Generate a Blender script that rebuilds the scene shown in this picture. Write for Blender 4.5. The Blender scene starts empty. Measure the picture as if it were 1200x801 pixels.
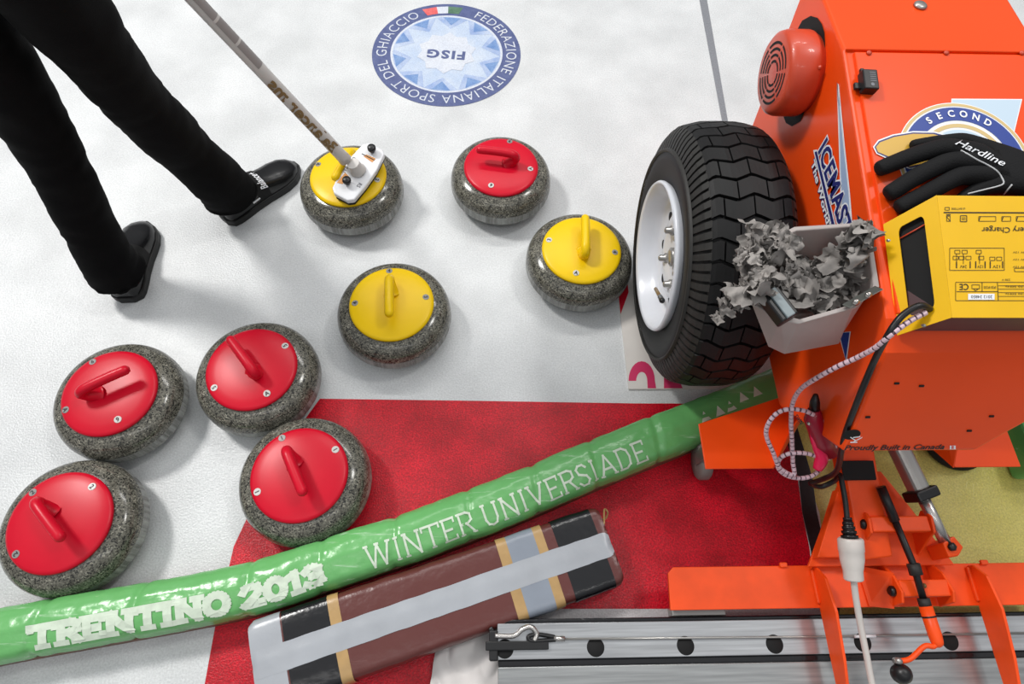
import bpy, bmesh, math, random
from mathutils import Vector, Matrix, noise
random.seed(7)
C = bpy.context.scene.collection
sc = bpy.context.scene
PI = math.pi
V = Vector

# ---------------------------------------------------------------- camera (recovered from the stones' known size)
F = 729.0
FW = V((0.03576404, 0.44385054, -0.89538686))
RT = V((0.99936026, -0.01591295, 0.03202882))
UP = RT.cross(FW)
CAM = V((0, 0, 1.48786))
cd = bpy.data.cameras.new('camera'); cam = bpy.data.objects.new('camera', cd); C.objects.link(cam)
cd.sensor_width = 36.0; cd.lens = F / 1200 * 36; cd.clip_start = .05
M3 = Matrix((RT, UP, -FW)).transposed().to_4x4()
cam.matrix_world = Matrix.Translation(CAM) @ M3
sc.camera = cam

def ray(px, py): return FW * F + RT * (px - 600) - UP * (py - 400.5)
def at(px, py, z=0.0):
    d = ray(px, py); return CAM + d * ((z - CAM.z) / d.z)
def atx(px, py, x):
    d = ray(px, py); return CAM + d * ((x - CAM.x) / d.x)
def atp(px, py, p0, n):
    d = ray(px, py); return CAM + d * ((p0 - CAM).dot(n) / d.dot(n))

# ---------------------------------------------------------------- materials
def nodes(name):
    m = bpy.data.materials.new(name); m.use_nodes = True
    nt = m.node_tree; return m, nt, nt.nodes['Principled BSDF']
def lin(c):
    return tuple(((x / 255) / 12.92 if x <= 10 else (((x / 255) + .055) / 1.055) ** 2.4) for x in c) + (1,)
def mat(name, rgb, rough=.5, metal=0, spec=.5, var=0, vscale=20, bump=0, bscale=80, coat=0, trans=0, alpha=1):
    m, nt, b = nodes(name)
    b.inputs['Base Color'].default_value = lin(rgb)
    b.inputs['Roughness'].default_value = rough
    b.inputs['Metallic'].default_value = metal
    b.inputs['Specular IOR Level'].default_value = spec
    b.inputs['Coat Weight'].default_value = coat
    b.inputs['Coat Roughness'].default_value = .08
    if trans: b.inputs['Transmission Weight'].default_value = trans
    tc = nt.nodes.new('ShaderNodeTexCoord')
    if var:
        n = nt.nodes.new('ShaderNodeTexNoise'); n.inputs['Scale'].default_value = vscale; n.inputs['Detail'].default_value = 6
        nt.links.new(tc.outputs['Object'], n.inputs['Vector'])
        r = nt.nodes.new('ShaderNodeMapRange'); r.inputs[1].default_value = .3; r.inputs[2].default_value = .7
        r.inputs[3].default_value = 1 - var; r.inputs[4].default_value = 1 + var * .5
        nt.links.new(n.outputs[0], r.inputs[0])
        mx = nt.nodes.new('ShaderNodeMix'); mx.data_type = 'RGBA'; mx.blend_type = 'MULTIPLY'; mx.inputs[0].default_value = 1
        mx.inputs[6].default_value = lin(rgb); nt.links.new(r.outputs[0], mx.inputs[7])
        nt.links.new(mx.outputs[2], b.inputs['Base Color'])
    if bump:
        n = nt.nodes.new('ShaderNodeTexNoise'); n.inputs['Scale'].default_value = bscale; n.inputs['Detail'].default_value = 4
        nt.links.new(tc.outputs['Object'], n.inputs['Vector'])
        bp = nt.nodes.new('ShaderNodeBump'); bp.inputs['Strength'].default_value = bump; bp.inputs['Distance'].default_value = .004
        nt.links.new(n.outputs[0], bp.inputs['Height']); nt.links.new(bp.outputs[0], b.inputs['Normal'])
    return m

def ice_mat(name, rgb, rgb2, bump=.4, rough=.3, patch=5.0, fine=230, grain=(.86, 1.08)):
    m, nt, b = nodes(name)
    tc = nt.nodes.new('ShaderNodeTexCoord')
    n = nt.nodes.new('ShaderNodeTexNoise'); n.inputs['Scale'].default_value = patch; n.inputs['Detail'].default_value = 5
    nt.links.new(tc.outputs['Object'], n.inputs['Vector'])
    cr = nt.nodes.new('ShaderNodeValToRGB'); cr.color_ramp.elements[0].position = .35; cr.color_ramp.elements[1].position = .68
    cr.color_ramp.elements[0].color = lin(rgb); cr.color_ramp.elements[1].color = lin(rgb2)
    nt.links.new(n.outputs[0], cr.inputs[0])
    # fine grain of the pebbled ice
    g = nt.nodes.new('ShaderNodeTexNoise'); g.inputs['Scale'].default_value = 240; g.inputs['Detail'].default_value = 3
    nt.links.new(tc.outputs['Object'], g.inputs['Vector'])
    gr = nt.nodes.new('ShaderNodeMapRange'); gr.inputs[1].default_value = .3; gr.inputs[2].default_value = .7
    gr.inputs[3].default_value = grain[0]; gr.inputs[4].default_value = grain[1]
    nt.links.new(g.outputs[0], gr.inputs[0])
    mx = nt.nodes.new('ShaderNodeMix'); mx.data_type = 'RGBA'; mx.blend_type = 'MULTIPLY'; mx.inputs[0].default_value = 1
    nt.links.new(cr.outputs[0], mx.inputs[6]); nt.links.new(gr.outputs[0], mx.inputs[7])
    nt.links.new(mx.outputs[2], b.inputs['Base Color'])
    v = nt.nodes.new('ShaderNodeTexNoise'); v.inputs['Scale'].default_value = fine; v.inputs['Detail'].default_value = 2
    nt.links.new(tc.outputs['Object'], v.inputs['Vector'])
    bp = nt.nodes.new('ShaderNodeBump'); bp.inputs['Strength'].default_value = bump; bp.inputs['Distance'].default_value = .003
    nt.links.new(v.outputs[0], bp.inputs['Height']); nt.links.new(bp.outputs[0], b.inputs['Normal'])
    b.inputs['Roughness'].default_value = rough; b.inputs['Specular IOR Level'].default_value = .35
    return m

def granite_mat():
    m, nt, b = nodes('granite')
    tc = nt.nodes.new('ShaderNodeTexCoord')
    vo = nt.nodes.new('ShaderNodeTexVoronoi'); vo.inputs['Scale'].default_value = 380
    nt.links.new(tc.outputs['Object'], vo.inputs['Vector'])
    sep = nt.nodes.new('ShaderNodeSeparateColor'); nt.links.new(vo.outputs['Color'], sep.inputs[0])
    cr = nt.nodes.new('ShaderNodeValToRGB'); cr.color_ramp.interpolation = 'CONSTANT'
    els = cr.color_ramp.elements
    els[0].position = 0; els[0].color = lin((46, 46, 43))
    els[1].position = .2; els[1].color = lin((86, 84, 76))
    for p, c in ((.42, (106, 104, 95)), (.68, (120, 118, 107)), (.93, (150, 147, 134))):
        e = els.new(p); e.color = lin(c)
    nt.links.new(sep.outputs[0], cr.inputs[0])
    n = nt.nodes.new('ShaderNodeTexNoise'); n.inputs['Scale'].default_value = 45; n.inputs['Detail'].default_value = 6
    nt.links.new(tc.outputs['Object'], n.inputs['Vector'])
    r = nt.nodes.new('ShaderNodeMapRange'); r.inputs[1].default_value = .35; r.inputs[2].default_value = .65
    r.inputs[3].default_value = .72; r.inputs[4].default_value = 1.12
    nt.links.new(n.outputs[0], r.inputs[0])
    mx = nt.nodes.new('ShaderNodeMix'); mx.data_type = 'RGBA'; mx.blend_type = 'MULTIPLY'; mx.inputs[0].default_value = 1
    nt.links.new(cr.outputs[0], mx.inputs[6]); nt.links.new(r.outputs[0], mx.inputs[7])
    # striking band: paler, dull, vertically scuffed
    sx = nt.nodes.new('ShaderNodeSeparateXYZ'); nt.links.new(tc.outputs['Object'], sx.inputs[0])
    band = nt.nodes.new('ShaderNodeMapRange'); band.interpolation_type = 'SMOOTHSTEP'
    a1 = nt.nodes.new('ShaderNodeMath'); a1.operation = 'SUBTRACT'; a1.inputs[1].default_value = .055
    nt.links.new(sx.outputs[2], a1.inputs[0])
    ab = nt.nodes.new('ShaderNodeMath'); ab.operation = 'ABSOLUTE'; nt.links.new(a1.outputs[0], ab.inputs[0])
    band.inputs[1].default_value = .0125; band.inputs[2].default_value = .017
    band.inputs[3].default_value = .7; band.inputs[4].default_value = 0
    nt.links.new(ab.outputs[0], band.inputs[0])
    mp = nt.nodes.new('ShaderNodeMapping'); mp.inputs['Scale'].default_value = (1, 1, .06)
    nt.links.new(tc.outputs['Object'], mp.inputs[0])
    n2 = nt.nodes.new('ShaderNodeTexNoise'); n2.inputs['Scale'].default_value = 120; nt.links.new(mp.outputs[0], n2.inputs['Vector'])
    c2 = nt.nodes.new('ShaderNodeValToRGB'); c2.color_ramp.elements[0].color = lin((112, 113, 110)); c2.color_ramp.elements[1].color = lin((188, 190, 188))
    c2.color_ramp.elements[0].position = .35; c2.color_ramp.elements[1].position = .7
    nt.links.new(n2.outputs[0], c2.inputs[0])
    m2 = nt.nodes.new('ShaderNodeMix'); m2.data_type = 'RGBA'
    nt.links.new(band.outputs[0], m2.inputs[0]); nt.links.new(mx.outputs[2], m2.inputs[6]); nt.links.new(c2.outputs[0], m2.inputs[7])
    nt.links.new(m2.outputs[2], b.inputs['Base Color'])
    rr = nt.nodes.new('ShaderNodeMapRange'); rr.inputs[3].default_value = .16; rr.inputs[4].default_value = .55
    nt.links.new(band.outputs[0], rr.inputs[0]); nt.links.new(rr.outputs[0], b.inputs['Roughness'])
    b.inputs['Specular IOR Level'].default_value = .45
    return m

def vinyl_mat(name, rgb, scuff_glint, amount=.58, rough=.28):
    m, nt, b = nodes(name)
    tc = nt.nodes.new('ShaderNodeTexCoord')
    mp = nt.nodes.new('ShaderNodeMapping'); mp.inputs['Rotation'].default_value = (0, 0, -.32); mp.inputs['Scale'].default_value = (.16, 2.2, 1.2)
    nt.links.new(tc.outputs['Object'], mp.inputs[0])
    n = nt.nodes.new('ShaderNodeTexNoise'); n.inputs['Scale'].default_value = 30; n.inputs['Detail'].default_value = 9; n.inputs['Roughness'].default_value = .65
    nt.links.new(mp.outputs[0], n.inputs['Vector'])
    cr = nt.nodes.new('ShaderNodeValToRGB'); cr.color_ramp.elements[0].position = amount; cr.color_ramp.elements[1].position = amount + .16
    cr.color_ramp.elements[0].color = lin(rgb); cr.color_ramp.elements[1].color = lin(scuff_glint)  # pale scuffs, which also paint the green vinyl's highlight streaks into the colour
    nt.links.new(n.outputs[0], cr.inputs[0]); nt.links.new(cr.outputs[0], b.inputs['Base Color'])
    w = nt.nodes.new('ShaderNodeTexNoise'); w.inputs['Scale'].default_value = 26; w.inputs['Detail'].default_value = 3
    nt.links.new(tc.outputs['Object'], w.inputs['Vector'])
    bp = nt.nodes.new('ShaderNodeBump'); bp.inputs['Strength'].default_value = .45; bp.inputs['Distance'].default_value = .006
    nt.links.new(w.outputs[0], bp.inputs['Height']); nt.links.new(bp.outputs[0], b.inputs['Normal'])
    b.inputs['Roughness'].default_value = rough
    return m

def brushed_mat(name, rgb, rough=.3):
    m, nt, b = nodes(name)
    tc = nt.nodes.new('ShaderNodeTexCoord')
    mp = nt.nodes.new('ShaderNodeMapping'); mp.inputs['Scale'].default_value = (.15, 4, 4)
    nt.links.new(tc.outputs['Object'], mp.inputs[0])
    n = nt.nodes.new('ShaderNodeTexNoise'); n.inputs['Scale'].default_value = 40; n.inputs['Detail'].default_value = 8
    nt.links.new(mp.outputs[0], n.inputs['Vector'])
    cr = nt.nodes.new('ShaderNodeValToRGB'); cr.color_ramp.elements[0].position = .25; cr.color_ramp.elements[1].position = .75
    cr.color_ramp.elements[0].color = lin(tuple(int(x * .8) for x in rgb)); cr.color_ramp.elements[1].color = lin(rgb)
    nt.links.new(n.outputs[0], cr.inputs[0]); nt.links.new(cr.outputs[0], b.inputs['Base Color'])
    b.inputs['Metallic'].default_value = .75; b.inputs['Roughness'].default_value = rough
    return m

ICE = ice_mat('white_ice', (206, 208, 209), (224, 226, 227))
REDICE = ice_mat('red_ice', (178, 3, 26), (222, 14, 42), bump=.5, rough=.3, patch=9, fine=320, grain=(.6, 1.3))
YELICE = ice_mat('yellow_ice', (200, 188, 96), (222, 210, 122), bump=.45, grain=(.8, 1.12))
WHITEICE = ice_mat('pale_ice', (200, 196, 198), (212, 208, 210))
GREYLINE = mat('grey_line', (134, 136, 142), .4, var=.2, vscale=200)
BLACKLINE = mat('black_line', (34, 30, 34), .35, var=.4, vscale=120)
GRANITE = granite_mat()
REDP = mat('red_plastic', (208, 6, 40), .34, spec=.3, var=.06, vscale=14)
YELP = mat('yellow_plastic', (242, 200, 4), .36, spec=.3, var=.05, vscale=14)
STICK = mat('sticker', (206, 206, 202), .4); STICKG = mat('sticker_grey', (140, 140, 138), .4); INK = mat('ink', (22, 22, 26), .5)
ORANGE = mat('orange_paint', (246, 78, 16), .34, coat=.1, spec=.28, var=.05, vscale=6)
ORANGE2 = mat('orange_frame_paint', (248, 82, 20), .42, coat=.0, spec=.35, var=.12, vscale=18)
ORANGED = mat('dusty_red_orange_paint', (206, 72, 42), .38, coat=.2, var=.1, vscale=12)
BLACK = mat('black_plastic', (16, 16, 18), .38); BLACKM = mat('black_matte', (7, 7, 8), .8)
RUBBER = mat('rubber', (17, 17, 18), .52, var=.25, vscale=60, bump=.1, bscale=300)
TREADM = mat('tread_rubber', (14, 14, 15), .55, spec=.35, var=.2, vscale=40)
RIBM = mat('sidewall_rubber', (40, 39, 37), .6, var=.25, vscale=50)
WHITEP = mat('white_paint', (226, 229, 236), .25, var=.04)
STEEL = mat('steel', (170, 168, 164), .3, metal=.7); CHROME = mat('chrome', (200, 196, 192), .26, metal=.9)
ALU = brushed_mat('brushed_aluminium', (200, 202, 204), .28); ALU2 = brushed_mat('dull_aluminium', (176, 178, 178), .34)
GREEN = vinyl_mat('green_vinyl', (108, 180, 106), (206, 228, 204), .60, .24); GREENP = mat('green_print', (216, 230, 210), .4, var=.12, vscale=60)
WOOD = mat('wood_board', (120, 84, 62), .6, var=.3, vscale=30)
BROWN = vinyl_mat('brown_vinyl', (96, 48, 44), (124, 82, 78), .66, .3)
SILVERT = mat('silver_tape', (168, 172, 178), .3, var=.08, vscale=15, bump=.25, bscale=30)
GREYT = mat('grey_tape', (138, 146, 158), .28, var=.08, vscale=15, bump=.3, bscale=30)
BLACKT = mat('black_tape', (22, 22, 25), .2, bump=.35, bscale=40); TANT = mat('tan_tape', (180, 146, 96), .3, var=.15, vscale=30, bump=.2, bscale=40)
CLOTHW = mat('white_cloth', (206, 202, 200), .8, var=.06, vscale=20)
TROUS = mat('trouser_black', (8, 8, 9), .8, spec=.12, bump=.15, bscale=300); JACKET = mat('jacket_black', (20, 20, 24), .7)
LEATHER = mat('shoe_leather', (14, 14, 16), .25, bump=.08, bscale=60); SOLE = mat('shoe_sole', (10, 10, 11), .5)
SKIN = mat('skin', (205, 160, 132), .5); HAIR = mat('hair', (60, 44, 32), .6)
STICKW = mat('broom_white', (208, 204, 200), .3, var=.03); STICKG2 = mat('broom_grey', (150, 144, 142), .4); GOLD = mat('bronze_print', (132, 106, 66), .5)
HEADW = mat('broom_head_white', (232, 233, 236), .22); ORPRINT = mat('orange_print', (214, 150, 86), .5); GREYPRINT = mat('grey_print', (120, 122, 128), .5)
TUB = mat('translucent_tub', (198, 188, 184), .34, trans=.3, var=.12, vscale=14)
CASTER = mat('caster_grey', (132, 126, 122), .5)
FELT = mat('grey_scrap', (150, 145, 141), .85, var=.5, vscale=30)
GLOVE = mat('black_fabric', (15, 15, 17), .8, spec=.3, bump=.3, bscale=400); PIPING = mat('silver_piping', (196, 198, 200), .4)
CHY = mat('charger_yellow', (240, 188, 0), .3, var=.03, coat=.2); CHD = mat('charger_dark', (70, 36, 40), .35)
WRAP = mat('spiral_wrap', (214, 186, 196), .35); WRAPD = mat('spiral_gap', (92, 70, 84), .5)
PINK = mat('clamp_pink', (236, 24, 84), .3); CRIM = mat('clamp_crimson', (150, 14, 44), .35)
PLUGW = mat('plug_white', (214, 208, 202), .35)
DBLUE = mat('decal_navy', (38, 44, 112), .4); BBLUE = mat('decal_blue', (30, 62, 148), .4); LBLUE = mat('decal_pale_blue', (196, 216, 232), .4)
MBLUE = mat('decal_grey_blue', (160, 180, 212), .4); DWHITE = mat('decal_white', (240, 242, 246), .4); DGOLD = mat('decal_gold', (214, 170, 66), .4); DTAN = mat('decal_tan', (214, 186, 126), .4)
E1 = ice_mat('emblem_ring', (84, 94, 138), (98, 108, 150), patch=40); E2 = ice_mat('emblem_pale', (186, 202, 226), (206, 216, 230), patch=14)
E3 = ice_mat('emblem_blue', (108, 142, 196), (138, 166, 208), patch=30); E4 = ice_mat('emblem_mid', (150, 172, 214), (196, 208, 228), patch=14)
E5 = ice_mat('emblem_white', (208, 214, 226), (218, 222, 230), patch=12); E6 = ice_mat('emblem_red', (224, 96, 96), (232, 120, 118), patch=40); E7 = ice_mat('emblem_green', (84, 118, 96), (100, 134, 110), patch=40)
SIGN = mat('sign_white', (226, 220, 214), .35, var=.05, vscale=12); SIGNP = mat('sign_pink', (212, 58, 104), .35, var=.05)

# ---------------------------------------------------------------- mesh helpers
class MB:
    def __init__(s): s.v = []; s.f = []; s.m = []; s.s = []
    def add(s, vs, fs, mi=0, smooth=False):
        o = len(s.v); s.v += [tuple(v) for v in vs]
        for f in fs: s.f.append([i + o for i in f]); s.m.append(mi); s.s.append(smooth)
    def box(s, a, b, mi=0):
        x0, y0, z0 = a; x1, y1, z1 = b
        s.add([(x0,y0,z0),(x1,y0,z0),(x1,y1,z0),(x0,y1,z0),(x0,y0,z1),(x1,y0,z1),(x1,y1,z1),(x0,y1,z1)],
              [(3,2,1,0),(4,5,6,7),(0,1,5,4),(1,2,6,5),(2,3,7,6),(3,0,4,7)], mi)
    def obox(s, c, ax, ay, az, mi=0):            # centre, half-axis vectors
        c, ax, ay, az = map(V, (c, ax, ay, az))
        vs = [c + ax*i + ay*j + az*k for k in (-1,1) for (i,j) in ((-1,-1),(1,-1),(1,1),(-1,1))]
        s.add(vs, [(3,2,1,0),(4,5,6,7),(0,1,5,4),(1,2,6,5),(2,3,7,6),(3,0,4,7)], mi)
    def prism(s, poly, ext, mi=0):
        n = len(poly); ext = V(ext); P = [V(p) for p in poly]
        s.add(P + [p + ext for p in P], [list(range(n))[::-1], list(range(n, 2*n))] + [(i, (i+1) % n, n + (i+1) % n, n + i) for i in range(n)], mi)
    def tube(s, pts, r, seg=12, mi=0, closed=False, cap=True, round_end=False):
        P = [V(p) for p in pts]; n = len(P)
        R = list(r) if hasattr(r, '__len__') else [r] * n
        if round_end:
            d = (P[-1] - P[-2]).normalized(); rr = R[-1]; base = P[-1]
            for a in (30, 55, 75, 88): P.append(base + d * rr * math.sin(math.radians(a))); R.append(rr * math.cos(math.radians(a)))
            n = len(P)
        def tan(i):
            if closed: return (P[(i+1) % n] - P[i-1]).normalized()
            return (P[min(i+1, n-1)] - P[max(i-1, 0)]).normalized()
        t = tan(0); u = t.orthogonal().normalized(); vs = []
        for i in range(n):
            t2 = tan(i); q = t.rotation_difference(t2); u = q @ u; u = (u - t2 * u.dot(t2)).normalized(); t = t2; w = t.cross(u)
            for k in range(seg):
                a = 2 * PI * k / seg; vs.append(P[i] + (u * math.cos(a) + w * math.sin(a)) * R[i])
        fs = []
        for i in range(n if closed else n - 1):
            j = (i + 1) % n
            for k in range(seg): fs.append((i*seg+k, i*seg+(k+1) % seg, j*seg+(k+1) % seg, j*seg+k))
        s.add(vs, fs, mi, True)
        if cap and not closed:
            o = len(s.v) - len(vs)
            s.f.append([o + k for k in range(seg)][::-1]); s.m.append(mi); s.s.append(False)
            s.f.append([o + (n-1)*seg + k for k in range(seg)]); s.m.append(mi); s.s.append(False)
    def lathe(s, prof, seg=48, mi=0, M=None, smooth=True, cap=True):
        M = M or Matrix.Identity(4); vs = []; n = len(prof); fs = []
        for (r, z) in prof:
            for k in range(seg):
                a = 2*PI*k/seg; vs.append(M @ V((r*math.cos(a), r*math.sin(a), z)))
        for i in range(n-1):
            for k in range(seg): fs.append((i*seg+k, i*seg+(k+1) % seg, (i+1)*seg+(k+1) % seg, (i+1)*seg+k))
        s.add(vs, fs, mi, smooth)
        o = len(s.v) - len(vs)
        if not cap: return
        if prof[0][0] > 1e-6: s.f.append([o+k for k in range(seg)][::-1]); s.m.append(mi); s.s.append(False)
        if prof[-1][0] > 1e-6: s.f.append([o+(n-1)*seg+k for k in range(seg)]); s.m.append(mi); s.s.append(False)
    def poly(s, pts, mi=0): s.add(pts, [list(range(len(pts)))], mi)
    def grid(s, fn, nu, nv, mi=0, smooth=True):
        vs = [fn(i/nu, j/nv) for j in range(nv+1) for i in range(nu+1)]
        fs = [(j*(nu+1)+i, j*(nu+1)+i+1, (j+1)*(nu+1)+i+1, (j+1)*(nu+1)+i) for j in range(nv) for i in range(nu)]
        s.add(vs, fs, mi, smooth)
    def build(s, name, mats, parent=None, bevel=0, bseg=2, weld=True, origin=None):
        me = bpy.data.meshes.new(name)
        me.from_pydata(s.v, [], s.f); me.update()
        mats = mats if isinstance(mats, (list, tuple)) else [mats]
        for m in mats: me.materials.append(m)
        for p, mi, sm in zip(me.polygons, s.m, s.s): p.material_index = mi; p.use_smooth = sm
        bm = bmesh.new(); bm.from_mesh(me)
        if weld: bmesh.ops.remove_doubles(bm, verts=bm.verts, dist=1e-6)
        bmesh.ops.recalc_face_normals(bm, faces=bm.faces)
        bm.to_mesh(me); bm.free()
        return put(name, me, parent, bevel, bseg, origin)
def put(name, me, parent=None, bevel=0, bseg=2, origin=None):
    o = bpy.data.objects.new(name, me); C.objects.link(o)
    if origin is not None:                      # world-space mesh -> local origin
        me.transform(Matrix.Translation(-V(origin))); o.location = V(origin)
    if parent:
        o.parent = parent
        if origin is None and parent.get('_w'): o.location = -V(parent['_w'])
    if bevel:
        b = o.modifiers.new('bevel', 'BEVEL'); b.width = bevel; b.segments = bseg; b.limit_method = 'ANGLE'; b.angle_limit = math.radians(40)
    return o
def thing(name, label, cat, loc=(0,0,0), rotz=0, group=None):
    o = bpy.data.objects.new(name, None); C.objects.link(o); o.location = loc; o.rotation_euler = (0,0,rotz)
    o.empty_display_size = .05
    return tag(o, label, cat, group)
def tag(o, label, cat, group=None):
    o['label'] = label; o['category'] = cat
    if group: o['group'] = group
    return o
def wthing(name, label, cat, loc, group=None):   # children given in world coordinates
    o = thing(name, label, cat, loc, 0, group); o['_w'] = list(loc); return o
def wsub(o, parent):                             # sub-part whose mesh is in world coordinates, under an unshifted part
    return o
def spline(pts, n=8):
    P = [V(p) for p in pts]; out = []
    for i in range(len(P) - 1):
        p0 = P[max(i-1, 0)]; p1 = P[i]; p2 = P[i+1]; p3 = P[min(i+2, len(P)-1)]
        for k in range(n):
            t = k / n
            out.append(.5 * ((2*p1) + (p2-p0)*t + (2*p0-5*p1+4*p2-p3)*t*t + (3*p1-p0-3*p2+p3)*t**3))
    out.append(P[-1]); return out
def text2d(s, bold=0.0, extr=0.0, shear=0.0, space=1.0):
    cu = bpy.data.curves.new('t', 'FONT'); cu.body = s; cu.size = 1; cu.offset = bold; cu.extrude = extr; cu.shear = shear; cu.space_character = space; cu.resolution_u = 3
    o = bpy.data.objects.new('t', cu); me = o.to_mesh()
    vs = [v.co.copy() for v in me.vertices]; fs = [list(p.vertices) for p in me.polygons]
    o.to_mesh_clear(); bpy.data.objects.remove(o); bpy.data.curves.remove(cu)
    return vs, fs
def decal_text(mb, s, p0, p1, pu, bold=0.0, mi=0, lift=V((0,0,0)), shear=0, space=1.0, pad=0.0):
    """text with its baseline from p0 to p1; pu is the point one cap height above p0"""
    vs, fs = text2d(s, bold, 0, shear, space); 
    vb, _ = text2d(s, 0, 0, shear, space)
    x0 = min(v.x for v in vb); x1 = max(v.x for v in vb); h = .69
    p0, p1, pu = V(p0), V(p1), V(pu)
    mb.add([p0 + (p1-p0) * ((v.x-x0)/(x1-x0)) + (pu-p0) * (v.y/h) + lift for v in vs], fs, mi)
def ell(c, a, b, n=40, t0=0, t1=2*PI): return [c + a*math.cos(t0+(t1-t0)*i/n) + b*math.sin(t0+(t1-t0)*i/n) for i in range(n + (0 if abs(t1-t0-2*PI) < 1e-6 else 1))]

# ---------------------------------------------------------------- the setting: ice sheet and what is painted in it
mb = MB(); mb.grid(lambda u, v: (-9 + 18*u, -7 + 18*v, 0), 4, 4)
floor = mb.build('floor', ICE); floor['kind'] = 'structure'
def marking(name, pts, m, z):
    b = MB(); b.poly([(p[0], p[1], z) for p in pts]); o = b.build(name, m, floor); o['kind'] = 'structure'; return o
def g2(*p): q = at(*p); return (q.x, q.y)
redpts = [g2(375, 467), g2(560, 469.5), g2(745, 472.5), (.62, .56), (.76, .48), g2(935, 562), g2(940, 600), g2(948, 640), (.73, g2(780, 713)[1] + .01), g2(780, 713), g2(655, 713), g2(600, 716), (.02, .03), (-.1, -.3), g2(240, 801)[:1] + (-.3,), g2(240, 801), g2(252, 735), g2(274, 640), g2(302, 580), g2(340, 515)]
marking('red_marking', redpts, REDICE, .0006)
marking('yellow_marking', [(.76, .49), g2(960, 600), g2(965, 640), (.75, -.25), (1.9, -.25), (1.9, .62), (.9, .62)], YELICE, .0006)
marking('black_line', [(.74, .50), g2(936, 562), g2(940, 600), g2(950, 645), g2(955, 700), (.755, .0), g2(985, 700), g2(966, 640), g2(957, 600), g2(952, 560), (.78, .50)], BLACKLINE, .0012)
marking('grey_line', [g2(819.5, 0), g2(828.5, 0), g2(853, 142), g2(846, 142)], GREYLINE, .0006)
marking('pale_strip', [g2(600, 716), g2(655, 712), g2(780, 712), (.74, g2(780, 712)[1] + .01), (.74, -.3), (-.1, -.3), (.0, .03)], WHITEICE, .0004)
# extend the grey line both ways along its own direction
a, b_ = at(824, 0), at(849.5, 142); d = (a - b_).normalized()
marking('grey_line', [((a + d*3).x - .007, (a + d*3).y), ((a + d*3).x + .007, (a + d*3).y), (a.x + .007, a.y), (a.x - .007, a.y)], GREYLINE, .0006)

# round emblem frozen into the ice
EC = V((-.1484, 1.8517, 0)); ER = .2554
AL = math.radians(-4.6)
em = thing('ice_emblem', 'round blue federation emblem with star and lettering in the white ice', 'emblem', EC, AL)
def pol(r, a, z): return V((r*math.cos(a), r*math.sin(a), z))
mb = MB()
for k in range(96):
    a0, a1 = 2*PI*k/96, 2*PI*(k+1)/96
    mb.add([pol(ER, a0, .001), pol(ER, a1, .001), pol(ER*.755, a1, .001), pol(ER*.755, a0, .001)], [(0,1,2,3)], 0)
    mb.add([pol(ER*.755, a0, .001), pol(ER*.755, a1, .001), pol(ER*.725, a1, .001), pol(ER*.725, a0, .001)], [(0,1,2,3)], 1)
mb.build('ring', [E1, E5], em)
mb = MB(); r0 = ER*.725
N = 48
mb.poly([pol(r0, 2*PI*k/N, .0008) for k in range(N)], 0)
for k in range(10):
    a = 2*PI*k/10 + PI/10; w = PI/10
    arc = [pol(r0, a - w + 2*w*i/6, .0011) for i in range(7)]
    mb.add(arc + [pol(r0*.66, a, .0011)], [list(range(8))], 1)
    mb.add([pol(r0*.99, a - w*.55, .0014), pol(r0*.99, a + w*.55, .0014), pol(r0*.76, a, .0014)], [(0,1,2)], 2)
mb.poly([pol(r0*.56*(1 if k % 2 else .82), 2*PI*k/20, .0016) for k in range(20)], 3)
mb.build('star_field', [E2, E4, E3, E5], em)
mb = MB()
for m_, a0, a1 in ((0, 112, 101), (1, 101, 91), (2, 91, 80)):
    A0, A1 = math.radians(a0 + 4), math.radians(a1 + 4)
    mb.add([pol(ER*.80, A0, .0016), pol(ER*.80, A1, .0016), pol(ER*.945, A1 - (.03 if m_ == 2 else 0), .0016), pol(ER*.945, A0 + (.03 if m_ == 0 else 0), .0016)], [(0,1,2,3)], m_)
mb.build('tricolour', [E6, E5, E7], em)
mb = MB()
RT_ = 'FEDERAZIONE ITALIANA SPORT DEL GHIACCIO'
vs, fs = text2d(RT_, -.004, 0, 0, 1.12)
x0 = min(v.x for v in vs); x1 = max(v.x for v in vs)
A0, A1 = math.radians(68), math.radians(68 - 304)
pos = 0
for wd_ in RT_.split():
    pre, _ = text2d(RT_[:pos] + 'I', 0, 0, 0, 1.12); one, _ = text2d('I', 0, 0, 0, 1.12)
    off = (max(v.x for v in pre) - max(v.x for v in one)) if pos else 0
    vs, fs = text2d(wd_, -.004, 0, 0, 1.12); mb = MB()
    mb.add([pol(ER*(.805 + .14*v.y/.69), A0 + (A1-A0)*(v.x + off - x0)/(x1-x0), .0017) for v in vs], fs)
    mb.build('ring_lettering', E5, em); pos += len(wd_) + 1
mb = MB(); decal_text(mb, 'FISG', (.062, .008, .002), (-.064, .008, .002), (.062, -.030, .002), .04, space=1.2)
mb.build('centre_lettering', E1, em)

# ---------------------------------------------------------------- curling stones
RB = .1455
prof = [(.062, .004), (.075, .0), (.09, .004), (.115, .012), (.132, .022), (.1415, .034), (RB, .045), (RB, .066), (.1435, .078), (.139, .09), (.131, .1005), (.120, .1075), (.106, .1125), (.09, .114)]
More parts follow.
